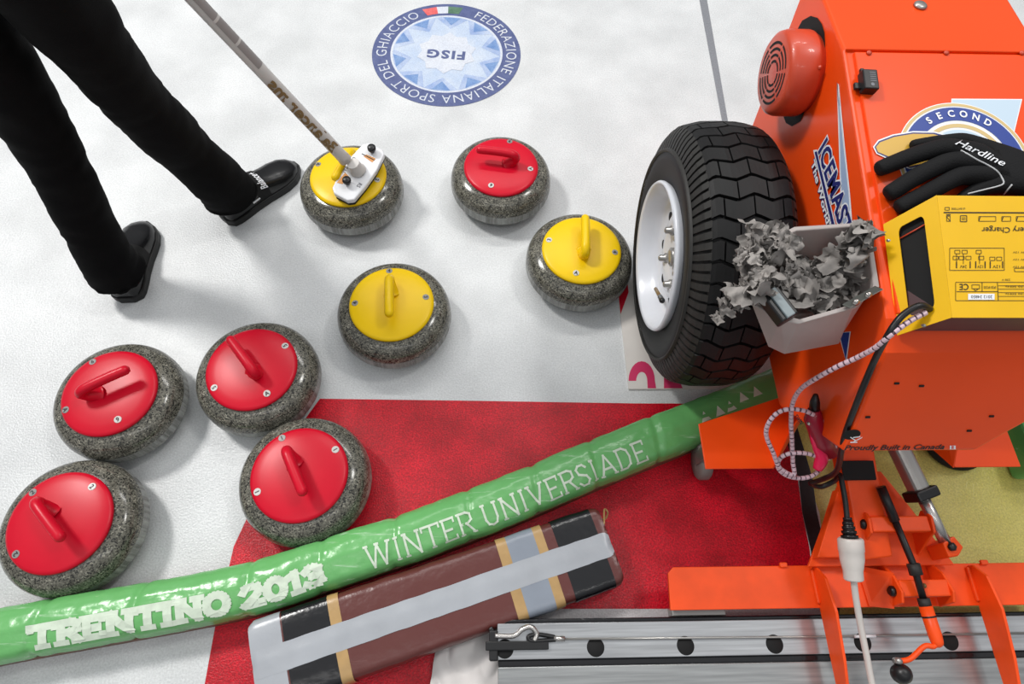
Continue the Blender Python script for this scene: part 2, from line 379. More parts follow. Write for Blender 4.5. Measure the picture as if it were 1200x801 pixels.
# refine profile smoothly
sp = spline([(r, 0, z) for r, z in prof], 4)
mb = MB(); mb.lathe([(p.x, p.z) for p in sp], 72); gob = mb.build('granite_body', GRANITE); gme = gob.data; bpy.data.objects.remove(gob)
caps = {}
for key, m in (('red', REDP), ('yellow', YELP)):
    mb = MB(); mb.lathe([(.100, .111), (.1052, .1125), (.1062, .117), (.1045, .1205), (.098, .1232), (.08, .1262), (.055, .1285), (.03, .1297), (.0, .130)], 64)
    o = mb.build('handle_cap', m); caps[key] = o.data; bpy.data.objects.remove(o)
    mb = MB()
    # gooseneck: flared foot, neck, long straight grip (local: foot at x=-.05, tip towards +x)
    path = spline([(-.030, 0, .124), (-.036, 0, .132), (-.046, 0, .1445), (-.050, 0, .158), (-.040, 0, .1675), (-.022, 0, .170), (.0, 0, .1705), (.03, 0, .170), (.052, 0, .1685)], 5)
    n = len(path); rad = []
    for i in range(n):
        t = i / (n - 1)
        rad.append(.0235 - .0115 * min(1, t / .28) ** .6 if t < .28 else .0120 - .0008 * (t - .28))
    mb.tube(path, rad, 16, round_end=True)
    o = mb.build('grip', m); caps[key + 'g'] = o.data; bpy.data.objects.remove(o)
mb = MB(); mb.lathe([(.0082, 0), (.0082, .0012), (.0076, .0016)], 20); o = mb.build('number_sticker', STICK); stme = o.data; bpy.data.objects.remove(o)
mb = MB(); mb.lathe([(.0082, 0), (.0082, .0012), (.0076, .0016)], 20); o = mb.build('number_sticker', STICKG); stmeg = o.data; bpy.data.objects.remove(o)
nummesh = {}
def numeral(ch):
    if ch not in nummesh:
        b = MB(); vs, fs = text2d(ch, .03)
        x0 = min(v.x for v in vs); x1 = max(v.x for v in vs)
        b.add([((v.x - (x0+x1)/2) * .0135, (v.y - .34) * .0135, .002) for v in vs], fs)
        o = b.build('numeral', INK); nummesh[ch] = o.data; bpy.data.objects.remove(o)
    return nummesh[ch]
def capz(r):
    pr = [(0, .130), (.03, .1297), (.055, .1285), (.08, .1262), (.098, .1232), (.1045, .1205)]
    for (r0, z0), (r1, z1) in zip(pr, pr[1:]):
        if r <= r1: return z0 + (z1-z0)*(r-r0)/(r1-r0)
    return .1205
STONES = [
 ('yellow', (.2448, .953), (685, 306), (687, 252), [((643.5, 281), '3', 0), ((720.5, 295.5), '4', 1), ((675, 320), 'A', 0)],
  'yellow-handled granite curling stone beside the big black machine tyre'),
 ('red', (.0325, 1.237), (606, 192), (561, 173), [((597.5, 165), '6', 1), ((621.5, 198), 'A', 0), ((575.5, 217.5), '6', 0)],
  'lone red-handled granite curling stone below the round blue ice emblem'),
 ('yellow', (-.247, .7869), (459, 328), (456, 368), [((456, 316), '4', 1), ((416, 355), '4', 1), ((499, 348), '3', 1)],
  'yellow-handled granite curling stone alone in the middle, grip pointing at the viewer'),
 ('yellow', (-.3961, 1.197), (418, 181), (391, 208), [((372, 192), 'A', 1), ((442, 211), '2', 0)],
  'yellow-handled granite curling stone with a white broom head resting on it'),
 ('red', (-.8782, .5485), (98, 468), (149, 430), [((108, 423), '6', 1), ((75, 480.5), 'A', 1), ((138.5, 491.5), '6', 0)],
  'red-handled granite curling stone at left, grip pointing up right, below the person\'s rear shoe'),
 ('red', (-.5645, .6085), (307, 446), (268, 394), [((334, 405), '5', 0), ((251, 454), '5', 0), ((313, 461), 'A', 0)],
  'red-handled granite curling stone touching the corner of the red ice, grip pointing up left'),
 ('red', (-.4185, .3545), (339, 528), (354, 575), [((329, 510), '1', 1), ((393, 526.5), '1', 0), ((301.5, 576), '1', 0)],
  'red-handled granite curling stone standing on the red ice against the green bumper'),
 ('red', (-.9030, .2570), (50, 585), (72, 631), [((35, 573), '2', 1), ((108, 570), '2', 0), ((18.5, 649), '2', 1)],
  'red-handled granite curling stone cut by the left edge, just above the green bumper'),
]
for col, (x, y), bp, tp, stk, lab in STONES:
    a = at(*bp, .126); b_ = at(*tp, .17); ang = math.atan2(b_.y - a.y, b_.x - a.x)
    t = thing('curling_stone', lab, 'curling stone', (x, y, 0), 0, 'curling stones standing on the ice')
    put('granite_body', gme, t); put('handle_cap', caps[col], t)
    gr = put('grip', caps[col + 'g'], t)
    dvec = V((math.cos(ang), math.sin(ang), 0))
    gr.rotation_euler = (0, 0, ang)
    mid = (V((a.x, a.y, 0)) * .45 + V((b_.x, b_.y, 0)) * .55) - V((x, y, 0))
    gr.location = (mid.x * .6, mid.y * .6, -.001)
    for (px, py), ch, gg in stk:
        p = at(px, py, .1245) - V((x, y, 0)); r = math.hypot(p.x, p.y); r = min(r, .094); th = math.atan2(p.y, p.x)
        s = put('number_sticker', stmeg if gg else stme, t)
        s.location = (r*math.cos(th), r*math.sin(th), capz(r) - .0006)
        s.rotation_euler = (0, math.radians(7), th)
        nm = put('numeral', numeral(ch), s); nm.rotation_euler = (0, 0, PI/2 + (0 if ch in 'A5' else PI))

# ---------------------------------------------------------------- person holding the broom (mostly outside the frame)
def skin_obj(name, verts, edges, radii, m, parent, root=0, sub=2, smooth=True):
    me = bpy.data.meshes.new(name); me.from_pydata([tuple(v) for v in verts], edges, []); me.update()
    o = bpy.data.objects.new(name, me); C.objects.link(o)
    mo = o.modifiers.new('skin', 'SKIN'); mo.use_smooth_shade = True
    for i, r in enumerate(radii):
        rr = r if hasattr(r, '__len__') else (r, r)
        me.skin_vertices[0].data[i].radius = rr
    me.skin_vertices[0].data[root].use_root = True
    su = o.modifiers.new('sub', 'SUBSURF'); su.levels = sub; su.render_levels = sub
    me.materials.append(m)
    dg = bpy.context.evaluated_depsgraph_get(); me2 = bpy.data.meshes.new_from_object(o.evaluated_get(dg))
    bpy.data.objects.remove(o); me2.name = name
    for p in me2.polygons: p.use_smooth = smooth
    if not me2.materials: me2.materials.append(m)
    return put(name, me2, parent)
PB = V((-.87, 1.02, 0))
per = wthing('person', 'person in black trousers and black shoes standing at left with the broom', 'person', PB)
HR = V((-.785, 1.035, .90)); HL = V((-.955, 1.055, .90)); KR = V((-.785, 1.098, .49)); KL = V((-.962, 1.02, .48)); AR = V((-.728, 1.160, .09)); AL_ = V((-.975, .905, .09))
PELV = (HR + HL)/2 + V((0, 0, .07))
chest = PELV + V((.02, .03, .36)); neck = PELV + V((.03, .05, .53)); head = PELV + V((.05, .10, .67)); top = PELV + V((.05, .09, .78))
SR = chest + V((.19, -.02, .09)); SL = chest + V((-.19, .02, .09)); ER_ = V((-.66, 1.24, 1.12)); EL_ = V((-1.10, 1.30, 1.12))
# broom axis
B0 = at(414, 197, .165); B1 = at(228, 0, .66); bd = (B1 - B0).normalized()
WR = B0 + bd * 1.02 + V((.06, -.06, .0)); WL = B0 + bd * .80 + V((-.05, -.05, 0))
bverts = [PELV, chest, neck, head, top, HR, KR, AR, AR + V((.03, .04, -.05)), HL, KL, AL_, AL_ + V((0, .05, -.05)), SR, ER_, WR, SL, EL_, WL]
bedges = [(0,1),(1,2),(2,3),(3,4),(0,5),(5,6),(6,7),(7,8),(0,9),(9,10),(10,11),(11,12),(1,13),(13,14),(14,15),(1,16),(16,17),(17,18)]
brad = [.085,.085,.05,.088,.06,.075,.048,.026,.02,.075,.048,.026,.02,.055,.04,.028,.055,.04,.028]
skin_obj('body', bverts, bedges, brad, SKIN, per)
# fingers closed around the stick
for W, sgn in ((WR, 1), (WL, -1)):
    axis = bd; c = W; toStick = (B0 + bd * ((W - B0).dot(bd))) - W; toStick.normalize(); sd = axis.cross(toStick)
    mbh = MB()
    palm = c + toStick * .018
    mbh.tube([c, palm], [.027, .034], 12)
    for i in range(4):
        o0 = palm + axis * (.033 - .022*i)
        L = (.9, 1, .95, .75)[i]
        mbh.tube(spline([o0 - sd*.01, o0 + toStick*.02*L + sd*.022, o0 + toStick*.042*L + sd*.016, o0 + toStick*.044*L - sd*.010], 4), [.0095]*13, 8, round_end=True)
    mbh.tube(spline([palm - sd*.018 + axis*.02, palm - sd*.026 + toStick*.02 + axis*.04, palm + toStick*.036 - sd*.02 + axis*.05], 4), .0105, 8, round_end=True)
    mbh.build('hand', SKIN, per)
# trousers
def hem(A, K, t): return A + (K - A) * t
tv = [PELV + V((0,0,.05)), PELV - V((0,0,.06)), HR - V((0,0,.03)), (HR+KR)/2 + V((.005,0,.0)), KR, (KR*.5+AR*.5), hem(AR, KR, .0), AR + V((.0, .0, -.005)), AR + V((.0, .0, -.012)),
      HL - V((0,0,.03)), (HL+KL)/2, KL, (KL*.5+AL_*.5) + V((-.010, 0, 0)), hem(AL_, KL, .0), AL_ + V((0, .0, -.012)), AL_ + V((0, 0, -.020))]
te = [(0,1),(1,2),(2,3),(3,4),(4,5),(5,6),(6,7),(7,8),(1,9),(9,10),(10,11),(11,12),(12,13),(13,14),(14,15)]
tr = [(.16,.12),(.165,.125),.098,.090,.076,.073,.075,.080,.080,.096,.084,.070,.066,.070,.078,.078]
trs = skin_obj('trousers', tv, te, tr, TROUS, per, sub=3)
for v_ in trs.data.vertices:
    q = v_.co; k_ = .010*noise.noise(V((q.x*9, q.y*9, q.z*7))) - .007*abs(noise.noise(V((q.x*12 + q.z*9, q.y*12, q.z*26))))
    v_.co = q + v_.normal*k_
jv = [PELV + V((0,0,-.04)), PELV + V((0,0,.12)), chest, neck - V((0,0,.04)), SR, ER_, WR*.85+ER_*.15, SL, EL_, WL*.85+EL_*.15]
je = [(0,1),(1,2),(2,3),(2,4),(4,5),(5,6),(2,7),(7,8),(8,9)]
skin_obj('jacket', jv, je, [(.175,.135),(.17,.135),(.19,.14),.075,.085,.058,.045,.075,.058,.045], JACKET, per)
mbh = MB(); Mh = Matrix.Translation(head + V((0, 0, .03)))
mbh.lathe([(.0, .105), (.05, .095), (.085, .065), (.10, .02), (.098, -.02)], 24, M=Mh); mbh.build('hair', HAIR, per)
fdir = V((.15, 1, -.35)).normalized(); fr = fdir.cross(V((0,0,1))).normalized(); fu = fr.cross(fdir)
mbh = MB()
mbh.tube([head + fdir*.08 + fu*.01, head + fdir*.112 - fu*.012], [.010, .014], 10, round_end=True); mbh.build('nose', SKIN, per)
for s_ in (-1, 1):
    mbh = MB(); mbh.lathe([(0, -.011), (.008, -.008), (.011, 0), (.008, .008), (0, .011)], 12, M=Matrix.Translation(head + fdir*.083 + fr*.033*s_ + fu*.018)); mbh.build('eye', DWHITE, per)
mbh = MB(); mbh.obox(head + fdir*.088 - fu*.045, fr*.024, fdir*.006, fu*.006); mbh.build('mouth', mat('lip', (170, 96, 88), .5), per)

def shoe(heel, toe, parent, text):
    d = V((toe.x-heel.x, toe.y-heel.y, 0)); L = d.length; f = d.normalized(); s = V((f.y, -f.x, 0)); o = V((heel.x, heel.y, 0))
    st = [(.0, .020, .075), (.03, .034, .100), (.10, .038, .112), (.22, .039, .114), (.34, .038, .106), (.5, .040, .084), (.62, .044, .070), (.74, .0465, .062), (.86, .042, .054), (.94, .031, .044), (1.0, .012, .030)]
    def sec(t, w, h, z0, dome):
        out = []
        for k in range(13):
            a = PI * k / 12
            out.append(o + f*(t*L) + s*(w*math.cos(a)*1.0) + V((0,0, z0 + (h - z0) * (math.sin(a) ** dome))))
        return out
    b = MB(); rows = [sec(t, w, h, .020, .55) for t, w, h in st]
    for i in range(len(rows)-1):
        b.add(rows[i] + rows[i+1], [(k, k+1, 13+k+1, 13+k) for k in range(12)], 0, True)
    b.poly(rows[0]); b.poly(rows[-1])
    up = b.build('shoe', LEATHER, parent)
    b = MB(); outl = [(t, w + .005) for t, w, h in st]; outl[0] = (-.02, .018); outl[-1] = (1.025, .012)
    P = [o + f*(t*L) + s*w for t, w in outl] + [o + f*(t*L) - s*w for t, w in reversed(outl)]
    b.prism([p + V((0,0,.0)) for p in P], (0, 0, .023)); so = b.build('sole', SOLE, up, bevel=.003)
    b = MB()   # elastic band across the instep
    P = []
    for t in (.40, .54):
        h = .1005 if t < .5 else .0795; w = .0395 if t < .5 else .0425
        P.append(sec(t, w, h + .0015, .024, .55))
    b.add(P[0] + P[1], [(k, k+1, 13+k+1, 13+k) for k in range(12)], 0, True)
    b.build('instep_band', BLACKM, up)
    if text:
        b = MB(); vs, fs = text2d('Balance+', .02); xa = min(v.x for v in vs); xb = max(v.x for v in vs)
        def onband(v):
            a_ = math.radians(22 + 76*(v.x-xa)/(xb-xa)); t = .535 - .075*v.y/.69; k = (t-.40)/.14
            w = .0425 + .003*k + .001; h = .1005 - .021*k + .004
            return o + f*(t*L) + s*(w*math.cos(a_)) + V((0,0, .024 + (h-.024)*math.sin(a_)**.55))
        b.add([onband(v) for v in vs], fs)
        b.build('white_lettering', DWHITE, up)
        b = MB(); q0 = o + f*(.36*L) + s*.0375 + V((0,0,.038)); 
        b.obox(q0 + s*.0012, f*.012, V((0,0,.0025)), s*.001); b.build('side_tag', DWHITE, up)
    return up
h1, t1 = at(262, 254, .02), at(345, 190, .03)
shoe(h1, t1, per, True)
h2 = at(147, 349, .02); t2 = V((-.985, 1.105, 0)); shoe(h2, t2, per, False)

# ---------------------------------------------------------------- broom
br = wthing('curling_broom', 'white curling broom leaning down onto the far left yellow stone', 'broom', B0)
TOPB = B0 + bd * 1.12
mb = MB(); mb.tube([B0 + bd*.035, B0 + bd*.06, B0 + bd*.3, TOPB], [.0175, .0165, .0155, .0148], 24); mb.build('stick', STICKW, br)
# grey panel along the upper part of the stick, on its underside-left
sidev = bd.cross(V((0,0,1))).normalized()
if sidev.y > 0: sidev = -sidev
def onstick(px, py):
    # point of the stick axis nearest the ray
    d = ray(px, py).normalized(); w0 = B0 - CAM; a_ = 1; b1 = bd.dot(d); d1 = bd.dot(w0); e1 = d.dot(w0)
    return (b1*e1 - d1) / (1 - b1*b1)
def wrap(mb, t0, t1, a0, a1, r, mi=0, n=10, k=8):
    tow = (CAM - B0); tow = (tow - bd * tow.dot(bd)).normalized(); sd = bd.cross(tow)
    def fn(u, v): 
        a = a0 + (a1-a0)*v; return B0 + bd*(t0 + (t1-t0)*u) + (tow*math.cos(a) + sd*math.sin(a))*r
    mb.grid(fn, n, k, mi)
SG = 1
tA, tB = onstick(302, 76), onstick(228, 0)
mb = MB(); wrap(mb, tA, .80, -.15, 1.35, .0160); mb.build('grey_panel', STICKG2, br)
for px, py in ((276, 50), (250, 24)):
    mb = MB(); t_ = onstick(px, py); wrap(mb, t_, t_ + .006, -.15, 1.35, .0163); mb.build('panel_mark', STICKW, br)
t0, t1_ = onstick(394, 171), onstick(316, 90)
vs, fs = text2d('Balancer ms', .035, 0, .15)
x0 = min(v.x for v in vs); x1 = max(v.x for v in vs)
tow = (CAM - B0); tow = (tow - bd * tow.dot(bd)).normalized(); sd = bd.cross(tow)
mb = MB()
def stickp(v):
    a = (-.85 + (v.y/.72)*1.65) ; return B0 + bd*(t0 + (t1_-t0)*(v.x-x0)/(x1-x0)) + (tow*math.cos(a) + sd*math.sin(a))*.0180
mb.add([stickp(v) for v in vs], fs); mb.build('stick_lettering', GOLD, br)
# head: chamfered plate
hc = at(420.5, 202.5, .158); e1 = at(441, 174, .168); e2 = at(399, 233, .148)
hx = (e1 - e2); HLn = hx.length/2; hx.normalize(); hn = (V((0,0,1)) - hx*hx.z + V((.10,-.1,0))).normalized(); hn = (hn - hx*hn.dot(hx)).normalized(); hy = hn.cross(hx)
W = .041
outl = [(-1,-.55),(-1,.45),(-.86,.78),(-.3,1),(.3,1),(.86,.85),(1,.5),(1,-.5),(.9,-.8),(.3,-1),(-.3,-1),(-.88,-.9)]
def hp(u, v, w=0): return hc + hx*(u*HLn) + hy*(v*W) + hn*w
mb = MB(); mb.prism([hp(u, v, -.008) for u, v in outl], hn*.018); mb.build('head_plate', HEADW, br, bevel=.004, bseg=3)
mb = MB(); mb.prism([hp(u*.98, v*.93, -.022) for u, v in outl], hn*.0135); mb.build('brush_pad', BLACKM, br, bevel=.003)
for u, v in ((.78, .0), (-.52, .1)):
    mb = MB(); Mk = Matrix.Translation(hp(u, v, .010)) @ V((0,0,1)).rotation_difference(hn).to_matrix().to_4x4()
    mb.lathe([(.006, 0), (.006, .008), (.0105, .009), (.0115, .013), (.0115, .019), (.009, .022), (0, .0225)], 20, M=Mk); mb.build('clamp_knob', BLACK, br)
mb = MB(); Mk = Matrix.Translation(hp(0, 0, .009)) @ V((0,0,1)).rotation_difference((bd + hn*.6).normalized()).to_matrix().to_4x4()
mb.lathe([(.022, 0), (.022, .006), (.0178, .010), (.0172, .030), (.0168, .034)], 24, M=Mk); mb.build('swivel_socket', STICKW, br)
for pl in ([hp(-.25, .65, .0105), hp(-.66, .72, .0105), hp(-.62, .35, .0105), hp(-.30, .30, .0105)], [hp(.45, -.45, .0105), hp(.62, -.5, .0105), hp(.60, .2, .0105), hp(.5, .3, .0105)]):
    mb = MB(); mb.poly(pl); mb.build('orange_print', ORPRINT, br)
mb = MB(); mb.obox(hp(.55, 0, .0106), hy*.02, hx*.0012, hn*.0003); mb.build('black_stripe', INK, br)
for tx, a_, b2, c_ in (('BAL', (-.05, .93), (-.30, .93), (-.05, .66)), ('RS', (-.33, -.5), (-.47, -.5), (-.33, -.75)), ('0', (.33, .85), (.27, .85), (.33, .6))):
    mb = MB(); decal_text(mb, tx, hp(*a_, .0106), hp(*b2, .0106), hp(*c_, .0106), .02); mb.build('head_lettering', GREYPRINT, br)


# ---------------------------------------------------------------- green padded bumper
gt = [(-140, 738), (0, 709), (118, 687), (233, 664.5), (330, 640), (392, 621.5), (472, 595), (546, 570), (618, 541), (695, 510), (776, 474), (832, 456)]
gb = [(-140, 806), (0, 778), (150, 752), (300, 725), (345, 711), (392, 692), (480, 664), (582, 624), (640, 600), (695, 575), (785, 543), (833, 519)]
cl = []
for p, q in zip(gt, gb):
    a = at(*p, .085); 
    # same x on the lower front edge line
    b_ = at(*q, .055); cl.append((a + b_) * .5)
cl = [V((p.x, p.y, 0)) for p in cl]
cl.append(cl[-1] + (cl[-1] - cl[-3]).normalized() * .22)
cen = spline(cl, 10)
clen = [0]
for a, b_ in zip(cen, cen[1:]): clen.append(clen[-1] + (b_-a).length)
def cenat(s):
    s = max(0, min(clen[-1] - 1e-6, s))
    for i in range(len(cen)-1):
        if clen[i+1] >= s:
            t = (s - clen[i]) / (clen[i+1] - clen[i]); p = cen[i].lerp(cen[i+1], t)
            j0, j1 = max(i-4, 0), min(i+5, len(cen)-1); d = (cen[j1] - cen[j0]).normalized(); return p, V((-d.y, d.x, 0))
GP = [(-.052, .038), (-.0535, .042), (-.0545, .062), (-.050, .083), (-.041, .094), (-.022, .101), (.0, .105), (.022, .102), (.040, .094), (.050, .082), (.0545, .062), (.0535, .042), (.052, .038)]   # across (+ = away), height
gl = [0]
for a, b_ in zip(GP, GP[1:]): gl.append(gl[-1] + math.dist(a, b_))
FOLDS = [.12, .30, .49, .71, .86, 1.02, 1.19, 1.35, 1.50, 1.66]
def gsurf(s, w, lift=0):                         # w = arc length across the profile from the near lower edge
    p, nrm = cenat(s); w = max(0, min(gl[-1] - 1e-6, w))
    for i in range(len(GP)-1):
        if gl[i+1] >= w:
            t = (w - gl[i]) / (gl[i+1] - gl[i]); y = GP[i][0] + (GP[i+1][0]-GP[i][0])*t; z = GP[i][1] + (GP[i+1][1]-GP[i][1])*t
            break
    k = 0
    for fo in FOLDS: k -= .004 * math.exp(-((s - fo - .25*(y))/.008)**2)
    k += .0022 * noise.noise(V((s*14, y*30, 3))) + .0012 * noise.noise(V((s*45, y*60, 9)))
    c = V((0, .055)); d = V((y, z)) - c; d.normalize(); y += d.x*(k+lift); z += d.y*(k+lift)
    return p + nrm*y + V((0, 0, max(z, .036)))
LG = clen[-1]
gbump = wthing('padded_bumper', 'long green vinyl padded bumper printed in white lying across the ice', 'bumper', cen[60])
mb = MB(); mb.grid(lambda u, v: gsurf(LG*u, gl[-1]*v), 420, 36)
for s_ in (0, LG): mb.poly([gsurf(s_, gl[-1]*i/12) for i in range(13)])
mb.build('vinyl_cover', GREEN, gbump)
mb = MB()
def gboard(u, v):
    p, n_ = cenat(LG*u); i = int(round(v*4)); y, z = [(-.0525, .001), (-.0525, .041), (.0525, .041), (.0525, .001), (-.0525, .001)][i]; return p + n_*y + V((0,0,z))
mb.grid(gboard, 80, 4, smooth=False); mb.build('backing_board', WOOD, gbump)
# lettering: stroke alphabet with slab serifs, bent onto the cover
GL = {'T': (.8, [[(0,1),(.8,1)], [(.4,1),(.4,0)]], [(.4,0),], [(0,1,'d'),(.8,1,'d')]),
 'R': (.78, [[(.15,0),(.15,1)], [(.15,1),(.5,1),(.68,.9),(.68,.62),(.5,.5),(.15,.5)], [(.42,.5),(.72,0)]], [(.15,0),(.15,1),(.72,0)], []),
 'E': (.72, [[(.15,0),(.15,1)], [(.15,1),(.66,1)], [(.15,.5),(.5,.5)], [(.15,0),(.66,0)]], [(.15,0),(.15,1)], [(.66,1,'d'),(.66,0,'u')]),
 'N': (.9, [[(.15,0),(.15,1)], [(.15,1),(.75,0)], [(.75,0),(.75,1)]], [(.15,0),(.15,1),(.75,1)], []),
 'I': (.4, [[(.2,0),(.2,1)]], [(.2,0),(.2,1)], []),
 'O': (.86, [[(.43+.33*math.cos(a*PI/10), .5+.5*math.sin(a*PI/10)) for a in range(21)]], [], []),
 '0': (.76, [[(.38+.28*math.cos(a*PI/10), .5+.5*math.sin(a*PI/10)) for a in range(21)]], [], []),
 '2': (.72, [[(.08,.78),(.16,.95),(.36,1.0),(.56,.95),(.62,.74),(.5,.5),(.08,0),(.64,0)]], [], [(.64,0,'u')]),
 '1': (.5, [[(.06,.86),(.28,1),(.28,0)]], [(.28,0)], []),
 '3': (.68, [[(.08,.86),(.22,.99),(.42,.99),(.56,.86),(.54,.64),(.3,.53)], [(.3,.53),(.56,.44),(.6,.18),(.44,.01),(.22,.01),(.06,.14)]], [], []),
 'W': (1.2, [[(.1,1),(.34,0)], [(.34,0),(.6,1)], [(.6,1),(.86,0)], [(.86,0),(1.1,1)]], [(.1,1),(.6,1),(1.1,1)], []),
 'U': (.86, [[(.15,1),(.15,.3),(.24,.08),(.43,0),(.62,.08),(.71,.3),(.71,1)]], [(.15,1),(.71,1)], []),
 'V': (.86, [[(.1,1),(.43,0)], [(.43,0),(.76,1)]], [(.1,1),(.76,1)], []),
 'S': (.68, [[(.58,.84),(.46,.98),(.24,.99),(.1,.84),(.16,.6),(.5,.44),(.6,.22),(.48,.02),(.22,.01),(.08,.16)]], [], []),
 'A': (.9, [[(.1,0),(.45,1)], [(.45,1),(.8,0)], [(.24,.34),(.66,.34)]], [(.1,0),(.8,0)], []),
 'D': (.84, [[(.15,0),(.15,1)], [(.15,1),(.45,1),(.66,.84),(.72,.5),(.66,.16),(.45,0),(.15,0)]], [(.15,0),(.15,1)], [])}
def strokes(word, sw, serif):
    quads = []; x = 0; wi = 0
    def seg(a, b, w, ext=True):
        a, b = V(a), V(b); d = (b-a); L = d.length
        if L < 1e-6: return
        d /= L; n = V((-d.y, d.x)); a = a - d*w*.5*ext; b = b + d*w*.5*ext; L = (b-a).length; k = max(1, int(L/.25))
        for i in range(k):
            p, q = a.lerp(b, i/k), a.lerp(b, (i+1)/k); quads.append((wi, [p - n*w/2, q - n*w/2, q + n*w/2, p + n*w/2]))
    for ch in word:
        if ch == ' ': x += .34; wi += 1; continue
        wd, ss, se, ticks = GL[ch]
        def cl_(p): return V((x + p[0], sw/2 + p[1]*(1-sw)))
        for st in ss:
            for a, b_ in zip(st, st[1:]): seg(cl_(a), cl_(b_), sw)
        for (sx, sy) in se:
            c = cl_((sx, sy)); t_ = min(sw, .1) if serif < .3 else sw*.8; yy = sw/2*(-1 if sy == 0 else 1) + t_/2*(1 if sy == 0 else -1)
            seg(c + V((-serif/2 - sw*.3, yy)), c + V((serif/2 + sw*.3, yy)), t_, False)
        for (tx, ty, dr) in ticks:
            c = cl_((tx, ty)); seg(c, c + V((0, (-.2 if dr == 'd' else .2))), sw*.8, False)
        x += wd + (sw*.2 if sw > .2 else sw*.55)
    return quads, x
def bproj(px, py, lo=.02):
    """arc position on the bumper seen at a pixel: intersect with its upper faces"""
    best = None
    for i in range(0, 260):
        s = LG*i/260
        for w in (.055, .065, .075, .085, .095, .105, .115):
            p = gsurf(s, w); d = (p - CAM); z = d.dot(FW); x = 600 + F*d.dot(RT)/z; y = 400.5 - F*d.dot(UP)/z
            e = (x-px)**2 + (y-py)**2
            if best is None or e < best[0]: best = (e, s, w)
    return best[1], best[2]
def letter(word, p0, p1, ph0, sw, serif, name):
    q, wtot = strokes(word, sw, serif)
    (s0, w0), (s1, w1), (sh, wh) = bproj(*p0), bproj(*p1), bproj(*ph0)
    bs = {}
    for wi, quad in q:
        b = bs.setdefault(wi, MB())
        b.add([gsurf(s0 + (s1-s0)*(v.x/wtot) + (sh-s0)*v.y, w0 + (w1-w0)*(v.x/wtot) + (wh-w0)*v.y, .0016) for v in quad], [(0,1,2,3)])
    for b in bs.values(): b.build(name, GREENP, gbump, weld=False)
letter('TRENTINO 2013', (38, 767), (389, 692), (35, 733), .29, .34, 'bold_lettering')
letter('WINTER UNIVERSIADE', (432, 672), (766, 549), (424, 643), .10, .16, 'thin_lettering')
mb = MB()
for px, py in ((826, 490), (842, 483), (857, 476), (872, 469), (886, 463)):
    s_, w_ = bproj(px, py)
    mb.poly([gsurf(s_ - .013, w_ - .006, .0017), gsurf(s_ + .013, w_ - .006, .0017), gsurf(s_ + .004, w_ + .018, .0017)])
mb.build('printed_triangles', GREENP, gbump)
# short piece of a second green bumper at the right edge
mb = MB(); q = at(1196, 515, .06)
mb.box((q.x - .012, q.y - .085, .001), (q.x + .6, q.y + .06, .10))
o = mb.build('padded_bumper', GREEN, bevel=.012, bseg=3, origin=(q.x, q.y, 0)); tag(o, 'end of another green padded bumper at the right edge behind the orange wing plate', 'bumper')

# ---------------------------------------------------------------- brown taped bumper
ZB = .088
c1, c2 = at(300, 731, ZB), at(694, 594, ZB); f1, f2 = at(410, 783, .07), at(719, 677, .07)
ax = ((c2 - c1).normalized() + V((f2.x - f1.x, f2.y - f1.y, 0)).normalized()); ax.z = 0; ax.normalize(); ay = V((-ax.y, ax.x, 0))
wb = ((c1 + c2)*.5 - (f1 + f2)*.5).dot(ay) * .5 + .0125
bo = c1 - ay*(wb - .009) + ax*.012; bo.z = 0; bo = bo; Lb = (c2 - c1).dot(ax)
bb_ = wthing('taped_bumper', 'brown vinyl padded bumper bound with silver, black and tan tape', 'bumper', bo)
BPf = [(-1, .004), (-1.02, .03), (-1.02, .062), (-.98, .078), (-.90, .086), (-.6, .0885), (0, .089), (.6, .0885), (.90, .086), (.98, .078), (1.02, .062), (1.02, .03), (1, .004)]
bl = [0]
for a, b_ in zip(BPf, BPf[1:]): bl.append(bl[-1] + math.dist((a[0]*wb, a[1]), (b_[0]*wb, b_[1])))
L0, L1 = -.03, Lb
def bsurf(s, w, lift=0):
    w = max(0, min(bl[-1]-1e-7, w))
    for i in range(len(BPf)-1):
        if bl[i+1] >= w:
            t = (w-bl[i])/(bl[i+1]-bl[i]); y = (BPf[i][0] + (BPf[i+1][0]-BPf[i][0])*t)*wb; z = BPf[i][1] + (BPf[i+1][1]-BPf[i][1])*t; break
    e = min(s - L0, L1 - s); k = -.008*max(0, 1 - e/.012)**2
    k += .0016*noise.noise(V((s*22, y*12, 5))) - .0018*abs(noise.noise(V((s*16 + y*20, y*4, 1))))
    d = V((y/wb*.6, z - .03)); d.normalize(); y += d.x*(k+lift); z = max(.002, z + d.y*(k+lift))
    return bo + ax*s + ay*y + V((0,0,z))
mb = MB(); mb.grid(lambda u, v: bsurf(L0 + (L1-L0)*u, bl[-1]*v), 200, 40)
for s_ in (L0, L1): mb.poly([bsurf(s_, bl[-1]*i/16) for i in range(17)])
mb.build('vinyl_cover', BROWN, bb_)
def band(s0, s1, m, name, w0=0, w1=None, lift=.0022, nu=10):
    w1 = bl[-1] if w1 is None else w1
    b = MB(); b.grid(lambda u, v: bsurf(s0 + (s1-s0)*u, w0 + (w1-w0)*v, lift), nu, 40)
    return b.build(name, m, bb_)
def sat(px, py): q = at(px, py, ZB); return (q - bo).dot(ax)
band(L0, sat(330, 742) , SILVERT, 'silver_tape_band', nu=6)
band(sat(332, 742), sat(392, 740), BLACKT, 'black_tape_band')
band(sat(389, 738), sat(403, 738), TANT, 'tan_tape_band', lift=.0026, nu=4)
band(sat(588, 660), sat(601, 660), TANT, 'tan_tape_band', lift=.0026, nu=4)
band(sat(599, 660), sat(634, 652), GREYT, 'grey_tape_band')
